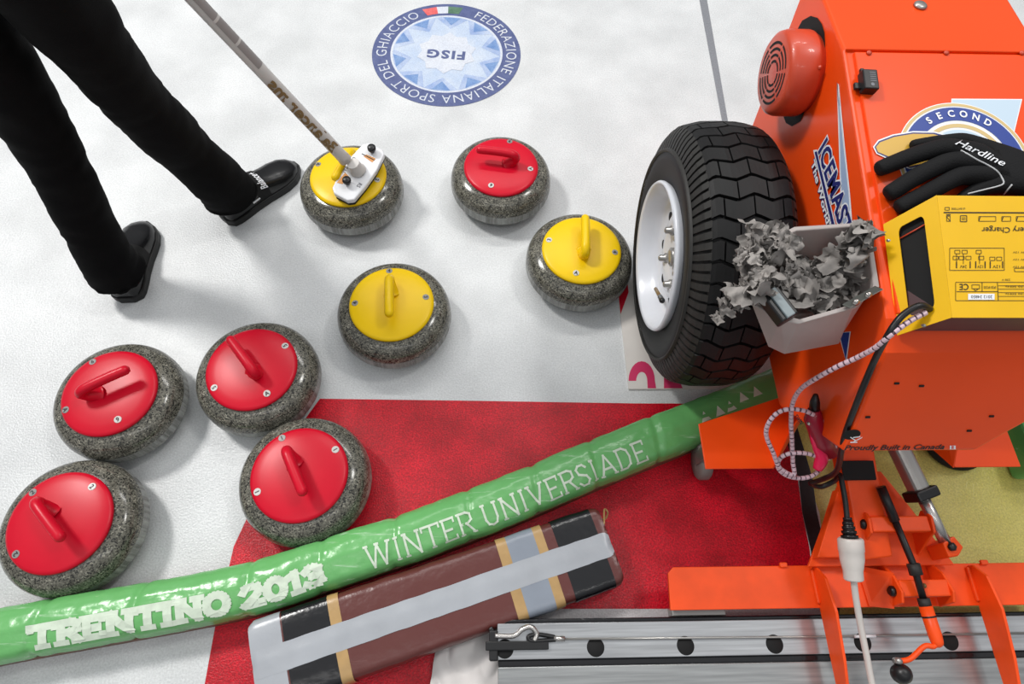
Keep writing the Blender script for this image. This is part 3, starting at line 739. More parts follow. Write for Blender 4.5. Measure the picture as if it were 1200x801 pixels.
band(sat(633, 650), sat(644, 648), TANT, 'tan_tape_band', lift=.0026, nu=4)
band(sat(656, 645), sat(704, 634), BLACKT, 'black_tape_band')
mid = bl[-1]/2
b = MB(); b.grid(lambda u, v: bsurf(L0 + (L1-L0)*u, mid + (-.023 + .046*v) , .0034), 120, 8)
e0 = [bsurf(L1, mid + (-.023 + .046*v/4), .0034) for v in range(5)]
b.add(e0 + [p + ax*.004 - V((0,0,.05)) for p in e0], [(k, k+1, 6+k, 5+k) for k in range(4)], 0)
b.build('lengthwise_silver_tape', SILVERT, bb_)
mb = MB(); q = at(706, 600, .05); mb.tube(spline([bsurf(L1, mid + .05), q + V((.003, .004, .01)), q + V((.012, .0, 0)), q + V((.008, -.012, -.01)), q + V((.0, -.012, -.02))], 5), .0022, 6); mb.build('loose_string', TANT, bb_)

# ---------------------------------------------------------------- white cloth under the rail end
def cloth(u, v):
    p = at(500 + 80*u + 12*(1-v), 726 + 105*v + (1-u)*30*(1-v), 0)
    h = .008 + .028*abs(noise.noise(V((u*3, v*2.2, 2))))*(1) + .02*math.sin(u*PI)*(.5+.5*math.sin(v*6 + u*4))
    return V((p.x, p.y, max(.002, min(.045, h))))
mb = MB(); mb.grid(cloth, 40, 40); o = mb.build('cloth', CLOTHW, origin=at(545, 780, 0)); tag(o, 'crumpled white cloth lying under the left end of the aluminium rail', 'cloth')

# ---------------------------------------------------------------- flat printed sign under the tyre
s0, s1, s2, s3 = at(737, 455.5, .006), at(880, 455.5, .006), at(880, 344, .006), at(731, 330, .006)
sg = wthing('sign_board', 'flat white printed board with pink lettering lying under the tyre', 'sign', V((s0.x, s0.y, 0)))
s3 = V((s0.x - .002, s0.y + .33, .006)); s2 = V((s1.x, s3.y, .006))
mb = MB(); mb.prism([V((p.x, p.y, .0005)) for p in (s0, s1, s2, s3)], (0, 0, .0055)); mb.build('board', SIGN, sg)
mb = MB()
def sp_(px, py): return at(px, py, .0066)
arc = []
for k in range(13):
    a = PI - PI*k/12*1.0; arc.append((a))
oc = (752, 446); 
outer = [sp_(oc[0] + 15.5*math.cos(a), oc[1] - 23*math.sin(a)) for a in arc] + [sp_(769, 454.6)]
inner = [sp_(oc[0] + 6.5*math.cos(a), oc[1] - 10.5*math.sin(a)) for a in arc] + [sp_(759, 454.6)]
for i in range(len(arc)): mb.add([outer[i], outer[i+1], inner[i+1], inner[i]], [(0,1,2,3)])
mb.poly([sp_(778, 431), sp_(790, 431), sp_(800, 454.6), sp_(778, 454.6)])
mb.build('pink_lettering', SIGNP, sg)
mb = MB(); mb.poly([V((s3.x + .001, s3.y - .001, .0066)), V((s3.x + .03, s3.y - .001, .0066)), V((s3.x + .03, s3.y - .04, .0066)), V((s3.x + .001, s3.y - .11, .0066))]); mb.build('red_corner', REDP, sg)
# ---------------------------------------------------------------- orange ice machine
XL, XR = .62, .98
MO = V((.80, .72, 0))
mc = wthing('ice_machine', 'big orange wheeled ice machine with black tyre and front blade frame', 'ice machine', MO)
LIDA = V((.62, .935, .757)); LIDB = V((.62, .455, .652))
LN = V((0, -(LIDA.z - LIDB.z), LIDA.y - LIDB.y)).normalized()
def lid(px, py, h=0.0): return atp(px, py, LIDA + LN*h, LN)
def lidz(y): return LIDB.z + (y - LIDB.y) * (LIDA.z - LIDB.z) / (LIDA.y - LIDB.y)
FA = V((.62, .41, .622)); FB = V((.62, .303, .443))
FN = V((0, -(FA.z - FB.z), FA.y - FB.y)).normalized()
def front(px, py, h=.001): return atp(px, py, FA + FN*h, FN)
# body shell: three sections along x
secL = [(1.072, .25), (1.172, .752), (.935, .757), (.455, .652), (.41, .622), (.303, .443), (.46, .25)]
secR = [(1.105, .42), (1.172, .752), (.935, .757), (.455, .652), (.41, .622), (.368, .552), (.45, .42)]
mb = MB(); vs = []
for x, s_ in ((XL, secL), (.857, secL), (XR, secR)): vs += [(x, y, z) for y, z in s_]
n = 7
fs = [tuple(range(n))[::-1], tuple(range(2*n, 3*n))]
for j in (0, 1):
    for i in range(n): fs.append((j*n + i, j*n + (i+1) % n, (j+1)*n + (i+1) % n, (j+1)*n + i))
mb.add(vs, fs); mb.build('body_shell', ORANGE, mc, bevel=.006, bseg=3)
# lid panel set on the sloping top
def lp(x, y, h=0): return V((x, y, lidz(y))) + LN*h
mb = MB(); mb.prism([lp(.636, .927, -.003), lp(.966, .927, -.003), lp(.966, .462, -.003), lp(.636, .462, -.003)][::-1], LN*.008); mb.build('lid_panel', ORANGE, mc, bevel=.002)
mb = MB(); mb.prism([lp(.622, .9345), lp(.978, .9345), lp(.978, .9305), lp(.622, .9305)][::-1], LN*.006); mb.build('lid_flange', ORANGE, mc, bevel=.002)
for px in (1018, 1108.5, 1197):
    p = lid(px, 62.3, .005); b = MB(); b.lathe([(.0048, 0), (.0045, .0022), (.002, .0034), (0, .0035)], 14, M=Matrix.Translation(p) @ V((0,0,1)).rotation_difference(LN).to_matrix().to_4x4()); b.build('lid_bolt', ORANGED, mc)
HN = V((0, .757-.697, 1.16-.935)); HN = V((0, .005, .237)).normalized()
p = atp(1078, 7, LIDA + HN*.0005, HN); b = MB(); b.lathe([(.012, 0), (.012, .003), (.009, .005), (0, .0052)], 20, M=Matrix.Translation(p) @ V((0,0,1)).rotation_difference(HN).to_matrix().to_4x4()); b.build('hood_cap', STEEL, mc)
# charge indicator
c0 = lid(1017.5, 96, .0135)
ia = (lid(1028, 95, .0135) - lid(1008, 94, .0135)).normalized(); ib = LN.cross(ia)
b = MB(); b.obox(c0, ia*.0125, ib*.019, LN*.009); ind = b.build('charge_indicator', BLACK, mc, bevel=.002)
b = MB(); b.obox(c0 - ia*.0165 - ib*.006 - LN*.005, ia*.006, ib*.006, LN*.003); b.obox(c0 + ib*.023 - ia*.006 - LN*.005, ia*.003, ib*.006, LN*.003); b.build('mounting_tab', BLACK, ind, bevel=.001)
b = MB(); 
for k in range(5): b.obox(c0 + LN*.0093 + ia*(.003) + ib*(.012 - .004*k), ia*.005, ib*.0007, LN*.0002)
b.poly([c0 + LN*.0095 + ia*.001 - ib*.011 + (ia*math.cos(t) + ib*math.sin(t))*.0032 for t in [k*PI/8 for k in range(16)]])
b.build('indicator_print', GREYPRINT, ind)
# front plate fasteners, hole and lettering
for px, py in ((1051, 449), (1080, 452), (1017, 488.5), (1162, 487.5), (1136, 504.5), (1165, 383)):
    b = MB(); q = front(px, py) if py > 400 else at(px, py, .66)
    if py < 400: continue
    b.obox(q, V((.0038, 0, 0)), V((0, FA.y-FB.y, FA.z-FB.z)).normalized()*.0017, FN*.001); b.build('panel_slot', BLACKM, mc)
fu = V((0, FA.y-FB.y, FA.z-FB.z)).normalized()
q = front(998, 509); b = MB(); b.poly(ell(q, V((.0155, 0, 0)), fu*.0115, 24)); b.build('panel_hole', BLACKM, mc)
b = MB()
for dx, dz in ((-.004, .006), (.001, .010), (.005, .004), (.0, -.002)): b.obox(front(1001, 517) + V((dx, 0, 0)) + fu*dz, V((.006, 0, 0)) + fu*dx, fu*.001, FN*.0003)
b.build('torn_sticker', DWHITE, mc)
b = MB(); decal_text(b, 'Proudly Built in Canada', front(989.5, 527.2), front(1106, 526), front(990.5, 521.6), .02, 0, V((0,0,0)), .25); b.build('front_lettering', INK, mc)
b = MB(); b.poly([front(1113, 526.2), front(1120, 526.2), front(1120, 521.8), front(1113, 521.8)], 0); b.poly([front(1115.3, 525.8, .0016), front(1117.7, 525.8, .0016), front(1117.7, 522.2, .0016), front(1115.3, 522.2, .0016)], 1); b.build('front_flag', [DWHITE, E6], mc)
# side decals
XD = XL - .0012
def sd_(px, py, k=0): return atx(px, py, XD - .0006*k)
b = MB()
b.poly([sd_(980.5, 96), sd_(983, 99), sd_(986, 150), sd_(984, 205)], 0)
b.poly([sd_(980.5, 96), sd_(983, 99), sd_(990, 170), sd_(996, 225), sd_(1000, 275), sd_(996, 300), sd_(986, 260), sd_(984, 205), sd_(983, 150)], 0)
b.poly([sd_(981.3, 104, 1), sd_(988, 170, 1), sd_(994, 225, 1), sd_(997.5, 275, 1), sd_(994, 295, 1), sd_(988, 260, 1), sd_(985.3, 205, 1), sd_(984, 150, 1)], 1)
b.poly([sd_(982, 390), sd_(997, 388), sd_(992, 425)], 0); b.poly([sd_(983.5, 390, 1), sd_(995.5, 389, 1), sd_(991, 421, 1)], 2)
b.build('swoosh_decal', [DWHITE, MBLUE, BBLUE], mc)
p0, p1, pu = (959.0, 178), (987.5, 281), (969, 161)
b = MB()
for bo_, mi, k in ((.085, 0, 2), (.03, 1, 3)):
    decal_text(b, 'ICEMAST', sd_(*p0, k), sd_(*p1, k), sd_(*pu, k), bo_, mi, shear=.0, space=1.08)
b.poly([sd_(953, 176, 2), sd_(957.5, 175, 2), sd_(986, 290, 2), sd_(979, 290, 2)], 0); b.poly([sd_(954.5, 178, 3), sd_(957, 177, 3), sd_(984, 288, 3), sd_(980.5, 288, 3)], 1)
for bo_, mi, k in ((.09, 1, 2), (.03, 0, 3)):
    decal_text(b, "The World's B", sd_(950.5, 192, k), sd_(974.5, 287, k), sd_(954.5, 186.5, k), bo_, mi)
b.build('side_lettering', [DWHITE, DBLUE], mc)
# lid decal
LD = .0056
dc = lid(1131, 191, LD); R_ = (lid(1131, 128, LD) - dc).length; lx = V((1, 0, 0)); ly = LN.cross(lx)
def ring(b, r0, r1, a0, a1, k, mi, n=40):
    o_ = dc + LN*.0003*k
    for i in range(n):
        t0_, t1__ = math.radians(a0 + (a1-a0)*i/n), math.radians(a0 + (a1-a0)*(i+1)/n)
        b.add([o_ + (lx*math.cos(t)+ly*math.sin(t))*r for r, t in ((r0*R_, t0_), (r1*R_, t0_), (r1*R_, t1__), (r0*R_, t1__))], [(0,1,2,3)], mi)
b = MB()
def lpoly(pts, k, mi): b.poly([lid(px, py, LD + .0003*k) for px, py in pts], mi)
lpoly([(1115, 115.5), (1198, 116), (1188, 158), (1113, 150)], 0, 0); lpoly([(1116, 116.8), (1196.5, 117), (1187, 157), (1114.5, 149)], .5, 3)
ring(b, 0, 1.10, -12, 192, 1, 0); ring(b, 1.035, 1.085, -12, 192, 2, 5); ring(b, .77, 1.01, -12, 192, 3, 2); ring(b, .64, .71, -12, 192, 2, 5); ring(b, 0, .60, -12, 192, 2, 3)
lpoly([(1023, 172), (1029, 164), (1046, 157.5), (1070, 153.5), (1095, 154), (1114, 159), (1104, 190), (1066, 198), (1040, 186), (1027, 180)], 4, 0)
lpoly([(1024.8, 172), (1030, 165.2), (1047, 158.8), (1070, 155), (1095, 155.4), (1112, 160), (1103, 189), (1066, 196.5), (1041, 185), (1028, 179)], 5, 1)
lpoly([(1026.5, 172.2), (1031, 166.8), (1048, 160.3), (1070, 156.6), (1094, 157), (1109, 161.3), (1101, 187), (1066, 195), (1042, 183.5), (1029, 178)], 6, 4)
b.build('lid_emblem', [DWHITE, DBLUE, BBLUE, LBLUE, DGOLD, DTAN], mc)
b = MB(); o_ = dc + LN*.0018
for i, ch in enumerate('SECOND'):
    vs, fs = text2d(ch, .03); w_ = (min(v.x for v in vs) + max(v.x for v in vs))/2; th = math.radians(122 - i*13.4)
    b.add([o_ + (lx*math.cos(th) + ly*math.sin(th))*R_*(.835 + .115*v.y/.69) + (lx*math.sin(th) - ly*math.cos(th))*R_*.165*(v.x - w_) for v in vs], fs)
b.build('lid_lettering', DWHITE, mc)

# wheel
wx0, wy, wr, ww = .393, .809, .298, .200
def whl(name, x0):
    MX = Matrix(((0, 0, 1, x0), (1, 0, 0, wy), (0, 1, 0, wr), (0, 0, 0, 1)))   # lathe z -> world x
    td = .009
    def rt(t):
        P = [(0, .80), (.05, .90), (.12, .965), (.3, .996), (.5, 1.0), (.7, .996), (.88, .965), (.95, .90), (1, .80)]
        for (a, r0), (b2, r1) in zip(P, P[1:]):
            if t <= b2: return wr*(r0 + (r1-r0)*(t-a)/(b2-a))
        return wr*.8
    b = MB()
    pr = [(.158, .03*ww), (.170, .01*ww), (.185, -.002), (.215, -.006), (.232, -.0045), (.236, -.001)] + [(rt(t) - td*min(1, t/.08, (1-t)/.08), t*ww) for t in (.0, .03, .05, .09, .12, .2, .3, .4, .5, .6, .7, .8, .88, .91, .95, .97, 1.0)] + [(.215, ww+.006), (.17, ww-.002), (.158, ww*.97)]
    b.lathe(pr, 96, M=MX, cap=False)
    NR = 44; pit = 2*PI/NR
    def tri(t): u = (t*3) % 1; return abs(u - .5)*2
    for k in range(NR):
        blocks = [(.10, .205), (.22, .48), (.495, .76), (.775, .90)] if k % 2 else [(.10, .34), (.355, .62), (.635, .90)]
        for t0_, t1__ in blocks:
            m = max(3, int((t1__-t0_)/.04)); top = []; bot = []
            for i in range(m+1):
                t = t0_ + (t1__-t0_)*i/m; of = (tri(t)-.5)*.34*pit + k*pit
                for lst, r, sh in ((top, rt(t), .415), (bot, rt(t)-td-.001, .46)):
                    lst.append([MX @ V((r*math.cos(of + s_*pit), r*math.sin(of + s_*pit), t*ww)) for s_ in (-sh, sh)])
            vs = []
            for i in range(m+1): vs += top[i] + bot[i]       # 4 per station: top-,top+,bot-,bot+
            fs = [(0, 1, 3, 2), (4*m, 4*m+2, 4*m+3, 4*m+1)]
            for i in range(m):
                a = 4*i; c_ = a+4; fs += [(a, c_, c_+1, a+1), (a+1, c_+1, c_+3, a+3), (a, a+2, c_+2, c_)]
            b.add(vs, fs, 0)
    for k in range(NR*2):
        for side in (0, 1):
            th = k*pit/2 + .02; q = []
            for t, dr, dx in ((.105, 0, 0), (.06, .001, -.001), (.03, .002, -.002), (.0, -.004, -.004), (-.004, -.018, -.001)):
                r = rt(max(t, 0)) + dr; x = t*ww + dx
                if side: x = ww - x
                lean = (.105 - t)*.9*(pit)
                q.append([MX @ V((rr*math.cos(th+lean+s_*pit*.17), rr*math.sin(th+lean+s_*pit*.17), x + (.004 if inn else 0)*(1 if not side else -1))) for rr, s_, inn in ((r, -1, 0), (r, 1, 0), (r-.010, 1, 1), (r-.010, -1, 1))])
            vs = sum(q, []); fs = [(0,1,2,3), tuple(range(len(vs)-4, len(vs)))]
            for i in range(len(q)-1):
                for j in range(4): fs.append((4*i+j, 4*i+(j+1) % 4, 4*i+4+(j+1) % 4, 4*i+4+j))
            b.add(vs, fs, 1)
    b.lathe([(.2325, -.005), (.236, -.0085), (.2395, -.0075), (.241, -.002)], 96, 1, M=MX, cap=False)
    ty = b.build('wheel', [TREADM, RIBM], mc)
    b = MB()
    b.lathe([(.158, .02), (.166, .004), (.1715, -.005), (.172, -.010), (.168, -.0160), (.163, -.010), (.158, .002), (.152, .016), (.146, .030), (.138, .036), (.124, .040), (.105, .036), (.088, .030), (.075, .030), (.06, .036), (.045, .038), (0, .038)], 72, M=MX, cap=False)
    ri = b.build('rim', WHITEP, ty)
    for k in range(5):
        a = 2*PI*k/5 + .25; b = MB(); b.lathe([(.012, -.004), (.012, .004), (.008, .008), (.008, .016), (.004, .019), (0, .019)], 6 if False else 8, M=MX @ Matrix.Translation((.066*math.cos(a), .066*math.sin(a), .034)) @ Matrix.Rotation(PI, 4, 'X')); b.build('lug_nut', STEEL, ri)
    for k in range(8):
        a = 2*PI*k/8 + .1; b = MB(); b.lathe([(.012, 0), (.0115, .0012), (0, .0013)], 14, M=MX @ Matrix.Translation((.108*math.cos(a), .108*math.sin(a), .0365)) @ Matrix.Rotation(PI, 4, 'X')); b.build('vent_hole', BLACKM, ri)
    b = MB(); b.lathe([(.022, 0), (.022, .012), (.016, .016), (0, .016)], 20, M=MX @ Matrix.Translation((0, 0, .037)) @ Matrix.Rotation(PI, 4, 'X')); b.build('hub_cap', STEEL, ri)
    return ty
w1 = whl('wheel', wx0)
q = atx(771, 343, wx0 + .006); q2 = atx(776, 352, wx0 - .012)
b = MB(); b.tube([q + (q-q2)*.6, q, (q+q2)/2], .0045, 10); vst = b.build('valve_stem', GOLD, w1)
b = MB(); b.tube([(q+q2)/2, q2], [.0055, .0065], 10, round_end=True); b.build('valve_cap', BLACK, vst)
w2 = w1.copy(); C.objects.link(w2); w2.location = w1.location + V((1.6 - 2*wx0 - ww, 0, 0))
for ch in [c_ for c_ in w1.children if c_.name.startswith('rim')]:
    cc = ch.copy(); C.objects.link(cc); cc.parent = w2
b = MB(); b.tube([V((wx0 + .1, wy, wr)), V((1.6 - wx0 - .1, wy, wr))], .03, 16); b.build('axle', BLACK, mc)

# motor and its opening in the side
mcx = atx(905, 86, .552); MY = Matrix(((0, 0, -1, 0), (-1, 0, 0, mcx.y), (0, 1, 0, mcx.z), (0, 0, 0, 1)))   # local z -> -x
def MM(x): return Matrix.Translation((x, 0, 0)) @ MY
b = MB(); b.poly([atx(px, py, XL - .001) for px, py in ((934,35),(940,24),(950,18.6),(958,21),(963,28),(966,38),(967,55),(965.5,80),(958,104),(946,124),(938,142),(928,148),(921,144),(918,136),(915,115),(918,80),(926,52))]); b.build('motor_opening', BLACKM, mc)
b = MB(); b.lathe([(.072, .0), (.072, .012), (.0775, .0160), (.0785, .02), (.0785, .058), (.0755, .068), (.068, .0735), (.0, .0735)], 56, M=MM(.626)); mo_ = b.build('motor_cover', ORANGED, mc)
b = MB()
for i, r in enumerate((.022, .033, .044, .055)):
    for d0, d1 in ((4, 54), (60, 120), (126, 176), (184, 234), (240, 300), (306, 356)):
        a0, a1 = math.radians(d0 + 45), math.radians(d1 + 45)
        o2 = [MM(.626) @ V((rr*math.cos(a0+(a1-a0)*j/8), rr*math.sin(a0+(a1-a0)*j/8), .0741)) for rr in (r - .0024, r + .0024) for j in range(9)]
        b.add(o2, [(j, j+1, 10+j, 9+j) for j in range(8)])
b.build('vent_slots', BLACKM, mo_)
q = atx(956, 69, .60); b = MB(); b.lathe([(.004, 0), (.004, .003), (0, .004)], 10, M=Matrix.Translation(V((.606, mcx.y - .052, mcx.z + .058))) @ Matrix.Rotation(math.radians(45), 4, 'X')); b.build('cover_screw', ORANGED, mo_)

# wings over the front rollers
for sgn, nm in ((-1, 'l'), (1, 'r')):
    X = lambda x: .8 + sgn*(.8 - x) * (1)
    def X(x): return x if sgn < 0 else 1.6 - x
    b = MB(); b.prism([(X(.456), .437, .2), (X(.69), .511, .2), (X(.69), .45, .2), (X(.601), .337, .2), (X(.456), .337, .2)], (0, 0, .004)); b.build('wing_plate', ORANGE, mc, bevel=.0015)
    b = MB(); b.prism([(X(.601), .337, .2), (X(.69), .45, .2), (X(.66), .45, .30), (X(.62), .40, .28)], (0.003*-sgn, 0, 0)); b.build('wing_bracket', ORANGE, mc)
b = MB(); MC = Matrix(((0, 0, 1, .492), (1, 0, 0, .398), (0, 1, 0, .0455), (0, 0, 0, 1)))
b.lathe([(.018, 0), (.040, .001), (.045, .006), (.045, .024), (.040, .029), (.018, .03)], 32, M=MC); cs = b.build('caster', CASTER, mc)
b = MB(); b.obox((.507, .40, .125), (.018, 0, 0), (0, .014, 0), (0, 0, .075)); b.build('caster_fork', STEEL, cs)
b = MB(); b.lathe([(.06, .001), (.074, .003), (.080, .010), (.080, .018), (.072, .022), (.070, .07), (.03, .075), (.03, .2)], 40, M=Matrix.Translation((1.165, .458, 0))); b.build('guide_roller', RUBBER, mc)

# draw arm, gusset and brackets
za = .165
b = MB()
def tubebox(a, c_, hw, hh):
    a, c_ = V(a), V(c_); d = (c_ - a); L = d.length/2; d.normalize(); s_ = d.cross(V((0,0,1))).normalized(); u_ = s_.cross(d); b.obox((a+c_)/2, d*L, s_*hw, u_*hh)
pa = at(1004, 560, .205); pb = at(1020, 652, .155)
tubebox(pa + (pa-pb).normalized()*.20, pb, .035, .022); b.build('draw_arm', ORANGE2, mc, bevel=.004)
b = MB(); k0 = at(1009, 552, .2285); b.obox(at(1006, 551, .239), V((.0345, 0, 0)), (pa-pb).normalized()*.019, V((0, .001, .002))); b.build('worn_black_pad', BLACKM, mc, bevel=.001)
b = MB(); b.prism([at(986, 553, .150), at(1030, 553, .150), at(1062, 592, .14), at(1116, 662, .13), at(945, 664, .13)][::-1], (0, 0, .008)); b.build('gusset_plate', ORANGE2, mc, bevel=.0015)
b = MB(); b.prism([at(975, 575, .15), at(950, 655, .135), at(985, 655, .135), at(990, 580, .15)], (0, 0, .03)); b.build('gusset_rib', ORANGE2, mc, bevel=.002)
# blade plate
zp = .115
L_ = at(783, 690, zp).x
PY1 = at(800, 664, zp).y; PY0 = at(800, 714.5, zp).y
poly = [(L_, PY0), (L_ + .004, PY1 - .012), (L_ + .016, PY1)] + [(1.6 - L_ - .016, PY1), (1.6 - L_ - .004, PY1 - .012), (1.6 - L_, PY0)]
b = MB(); b.prism([V((x, y, zp)) for x, y in poly][::-1], (0, 0, -.008)); b.build('blade_plate', ORANGE2, mc, bevel=.0015)
b = MB(); b.box((L_ + .01, PY0 + .004, zp - .03), (1.6 - L_ - .01, PY0 + .012, zp - .008)); b.build('plate_underside_strip', BLACK, mc)
q = at(917, 662, zp); b = MB(); b.box((q.x - .008, PY1 - .004, zp), (q.x + .008, PY1 + .006, zp + .007)); b.build('stop_lug', ORANGE2, mc, bevel=.002)
q = at(1152, 660, zp); b = MB(); b.box((q.x - .008, PY1 - .004, zp), (q.x + .008, PY1 + .006, zp + .007)); b.build('stop_lug', ORANGE2, mc, bevel=.002)
# fins reaching out over the rail
for fx in (.682, 1.020):
    b = MB(); b.prism([(fx, PY1 - .005, zp), (fx, PY1 - .005, zp + .014), (fx, PY1 - .03, zp + .045), (fx, PY0 - .01, zp + .057), (fx, -.03, zp + .046), (fx, -.095, zp + .030), (fx, -.108, zp + .012), (fx, -.10, zp - .006), (fx, PY0 - .002, zp - .004)], (.006, 0, 0)); fn_ = b.build('fin', ORANGE2, mc, bevel=.0012)
    b = MB(); b.lathe([(.006, 0), (.006, .0012), (0, .0013)], 14, M=Matrix(((0, 0, -1, fx - .0002), (-1, 0, 0, -.082), (0, 1, 0, zp + .012), (0, 0, 0, 1)))); b.build('bolt_hole', BLACKM, fn_)
    b = MB(); b.obox((fx - .003, (PY0+PY1)/2, zp + .004), (.004, 0, 0), (0, .034, 0), (0, 0, .004)); b.build('weld_bead', ORANGE2, fn_, bevel=.003)
# upper bracket
def ear(x, ys, m=ORANGE2, t=.006): 
    b = MB(); b.prism([(x, y, z) for y, z in ys], (t, 0, 0)); return b.build('bracket_ear', m, mc, bevel=.002)
ua = at(1020, 614, .205); ub = at(1088, 612, .205); yb_ = ua.y
b = MB(); b.box((ua.x, yb_ - .0155, .187), (ub.x, yb_ + .0155, .209)); b.build('cross_bar', ORANGE2, mc, bevel=.003)
for x in (ua.x - .008, ub.x):
    e_ = ear(x, [(yb_ + .022, .21), (yb_ + .03, .19), (yb_ - .01, .14), (yb_ - .055, .138), (yb_ - .03, .185), (yb_ - .018, .212), (yb_ + .01, .216)])
    b = MB(); b.lathe([(.0105, 0), (.0105, .005), (.007, .009), (0, .0095)], 16, M=Matrix(((0, 0, -1, x), (-1, 0, 0, yb_ + .002), (0, 1, 0, .196), (0, 0, 0, 1)))); b.build('pivot_bolt', BLACK, e_)
# lower bracket
la = at(1057, 689, .165); lb = at(1112, 688, .165); yl = la.y
b = MB(); b.box((la.x - .004, yl - .016, .145), (lb.x, yl + .016, .168)); b.build('cross_bar', ORANGE2, mc, bevel=.003)
b = MB(); b.lathe([(.005, 0), (.005, .003), (.0025, .004), (.0025, .0065), (0, .007)], 12, M=Matrix.Translation((at(1082, 686, .168)))); b.build('grease_nipple', GOLD, mc)
for x in (la.x - .010, lb.x - .002):
    e_ = ear(x, [(yl + .028, .16), (yl - .008, .176), (yl - .028, .168), (yl - .034, .12), (yl + .06, .115), (yl + .055, .125)])
    b = MB(); b.lathe([(.0105, 0), (.0105, .005), (.007, .009), (0, .0095)], 16, M=Matrix(((0, 0, -1, x), (-1, 0, 0, yl - .004), (0, 1, 0, .150), (0, 0, 0, 1)))); b.build('pivot_bolt', BLACK, e_)
b = MB(); b.prism([(la.x - .055, yl + .05, zp), (la.x - .05, yl - .03, zp), (la.x - .008, yl - .036, .13), (la.x - .008, yl + .03, .16)], (0, 0, .004)); b.build('bracket_web', ORANGE2, mc)
# adjusting rod and crank
r0 = at(1032, 570, .235); r1 = at(1070, 660, .192); r2 = at(1084, 708, .178)
b = MB(); b.tube([r0, r0.lerp(r1, .45)], .0095, 6); b.tube([r0.lerp(r1, .45), r1, r2], .0068, 12); rod = b.build('adjusting_rod', BLACK, mc)
b = MB(); d = (r2 - r1).normalized(); b.tube([r1, r1 + d*.022], .0125, 6); b.build('lock_nut', RIBM, rod)
b = MB(); b.tube([r2 - d*.012, r2 + d*.006], .0115, 6); b.build('lock_nut', RIBM, rod)
c0, c1_ = r2 + d*.003, at(1098, 751, .172)
b = MB(); b.tube([c0, c0.lerp(c1_, .8), c1_], [.0125, .0125, .0115], 16, round_end=True); b.tube(spline([c1_, at(1094, 757, .172), at(1083, 757, .172), at(1066, 772, .172), at(1050, 774, .172)], 5), .0052, 8); cr_ = b.build('crank_handle', ORANGE2, mc)
b = MB(); b.tube([c0 + (c1_-c0)*.28, c0 + (c1_-c0)*.33], .0128, 16); b.build('sleeve_mark', BLACK, cr_)
kc = at(1056, 789, .166)
b = MB(); b.lathe([(0, -.019), (.010, -.0165), (.0165, -.009), (.019, 0), (.0165, .010), (.010, .0165), (.005, .019), (0, .019)], 28, M=Matrix.Translation(kc)); b.build('crank_knob', BLACK, cr_)
b = MB(); q = at(1053, 774, .178); b.lathe([(.006, -.012), (.006, .004), (0, .006)], 12, M=Matrix.Translation(q)); b.build('knob_bolt', STEEL, cr_)
# linear actuator
a0 = at(1046, 510, .24); a1 = at(1079, 578, .215); a2 = at(1111, 641, .185)
b = MB(); tubebox(a0 + (a0-a1)*.6, a1, .0185, .0185); ac = b.build('actuator_tube', STEEL, mc, bevel=.012, bseg=4)
b = MB(); d = (a1 - a0).normalized(); tubebox(a1 - d*.010, a1 + d*.012, .026, .024); b.build('actuator_collar', BLACK, ac, bevel=.004)
b = MB(); b.tube([a1, a2], .0122, 20); b.build('actuator_rod', CHROME, ac)
b = MB(); d = (a2 - a1).normalized(); s_ = d.cross(V((0,0,1))).normalized()
b.prism([a2 - d*.016 - s_*.016 + V((0,0,.012)), a2 - d*.014 + s_*.015 + V((0,0,.012)), a2 + d*.016 + s_*.017 + V((0,0,.012)), a2 + d*.022 - s_*.005 + V((0,0,.012)), a2 + d*.012 - s_*.024 + V((0,0,.012))][::-1], (0, 0, -.055)); cl__ = b.build('clevis', ORANGE2, ac, bevel=.003)
b = MB(); b.lathe([(.009, 0), (.009, .005), (.005, .008), (0, .008)], 6, M=Matrix.Translation(a2 + V((0,0,.0122)) + s_*.002)); b.build('clevis_bolt', BLACK, cl__)

# ---------------------------------------------------------------- aluminium rail under the fins
ZR = .085
ry1 = at(583, 730.5, ZR).y; ry0 = at(583, 773, ZR).y; rx = at(583, 750, ZR).x; RX1 = 1.42
ra = wthing('aluminium_rail', 'long aluminium rail with round holes and black rubber edges under the orange fins', 'rail', V((.7, .02, 0)))
b = MB(); b.box((rx, ry0, .012), (RX1, ry1, ZR)); b.build('upper_bar', ALU, ra, bevel=.0015)
b = MB(); b.box((rx, ry1, .01), (RX1, ry1 + .008, ZR - .002)); b.build('rubber_strip', BLACKT, ra, bevel=.003)
b = MB(); b.box((rx + .001, ry0 - .013, .01), (RX1, ry0, ZR - .006)); b.build('rubber_strip', BLACKT, ra, bevel=.003)
b = MB(); b.box((rx + .001, ry0 - .12, .01), (RX1, ry0 - .013, ZR - .008)); b.build('lower_bar', ALU2, ra, bevel=.002)
hx_ = at(698, 758, ZR).x; sp_h = (at(1115, 757, ZR).x - hx_)/4; hy_ = at(698, 758, ZR).y
for k in range(-1, 7):
    x = hx_ + sp_h*k
    if x < rx + .01: continue
    b = MB(); b.lathe([(.0180, 0), (.0176, .0004), (0, .0004)], 28, M=Matrix.Translation((x, hy_, ZR))); b.build('drilled_hole', BLACKM, ra)
b = MB(); e = at(575, 754, ZR)
b.obox((rx - .008, hy_ + .006, ZR - .012), (.009, 0, 0), (0, .028, 0), (0, 0, .018)); b.obox(V((rx - .012, hy_ + .034, ZR - .005)), (.004, .003, 0), (-.003, .006, 0), (0, 0, .01)); b.build('end_bracket', BLACK, ra, bevel=.003)
zw = ZR + .006
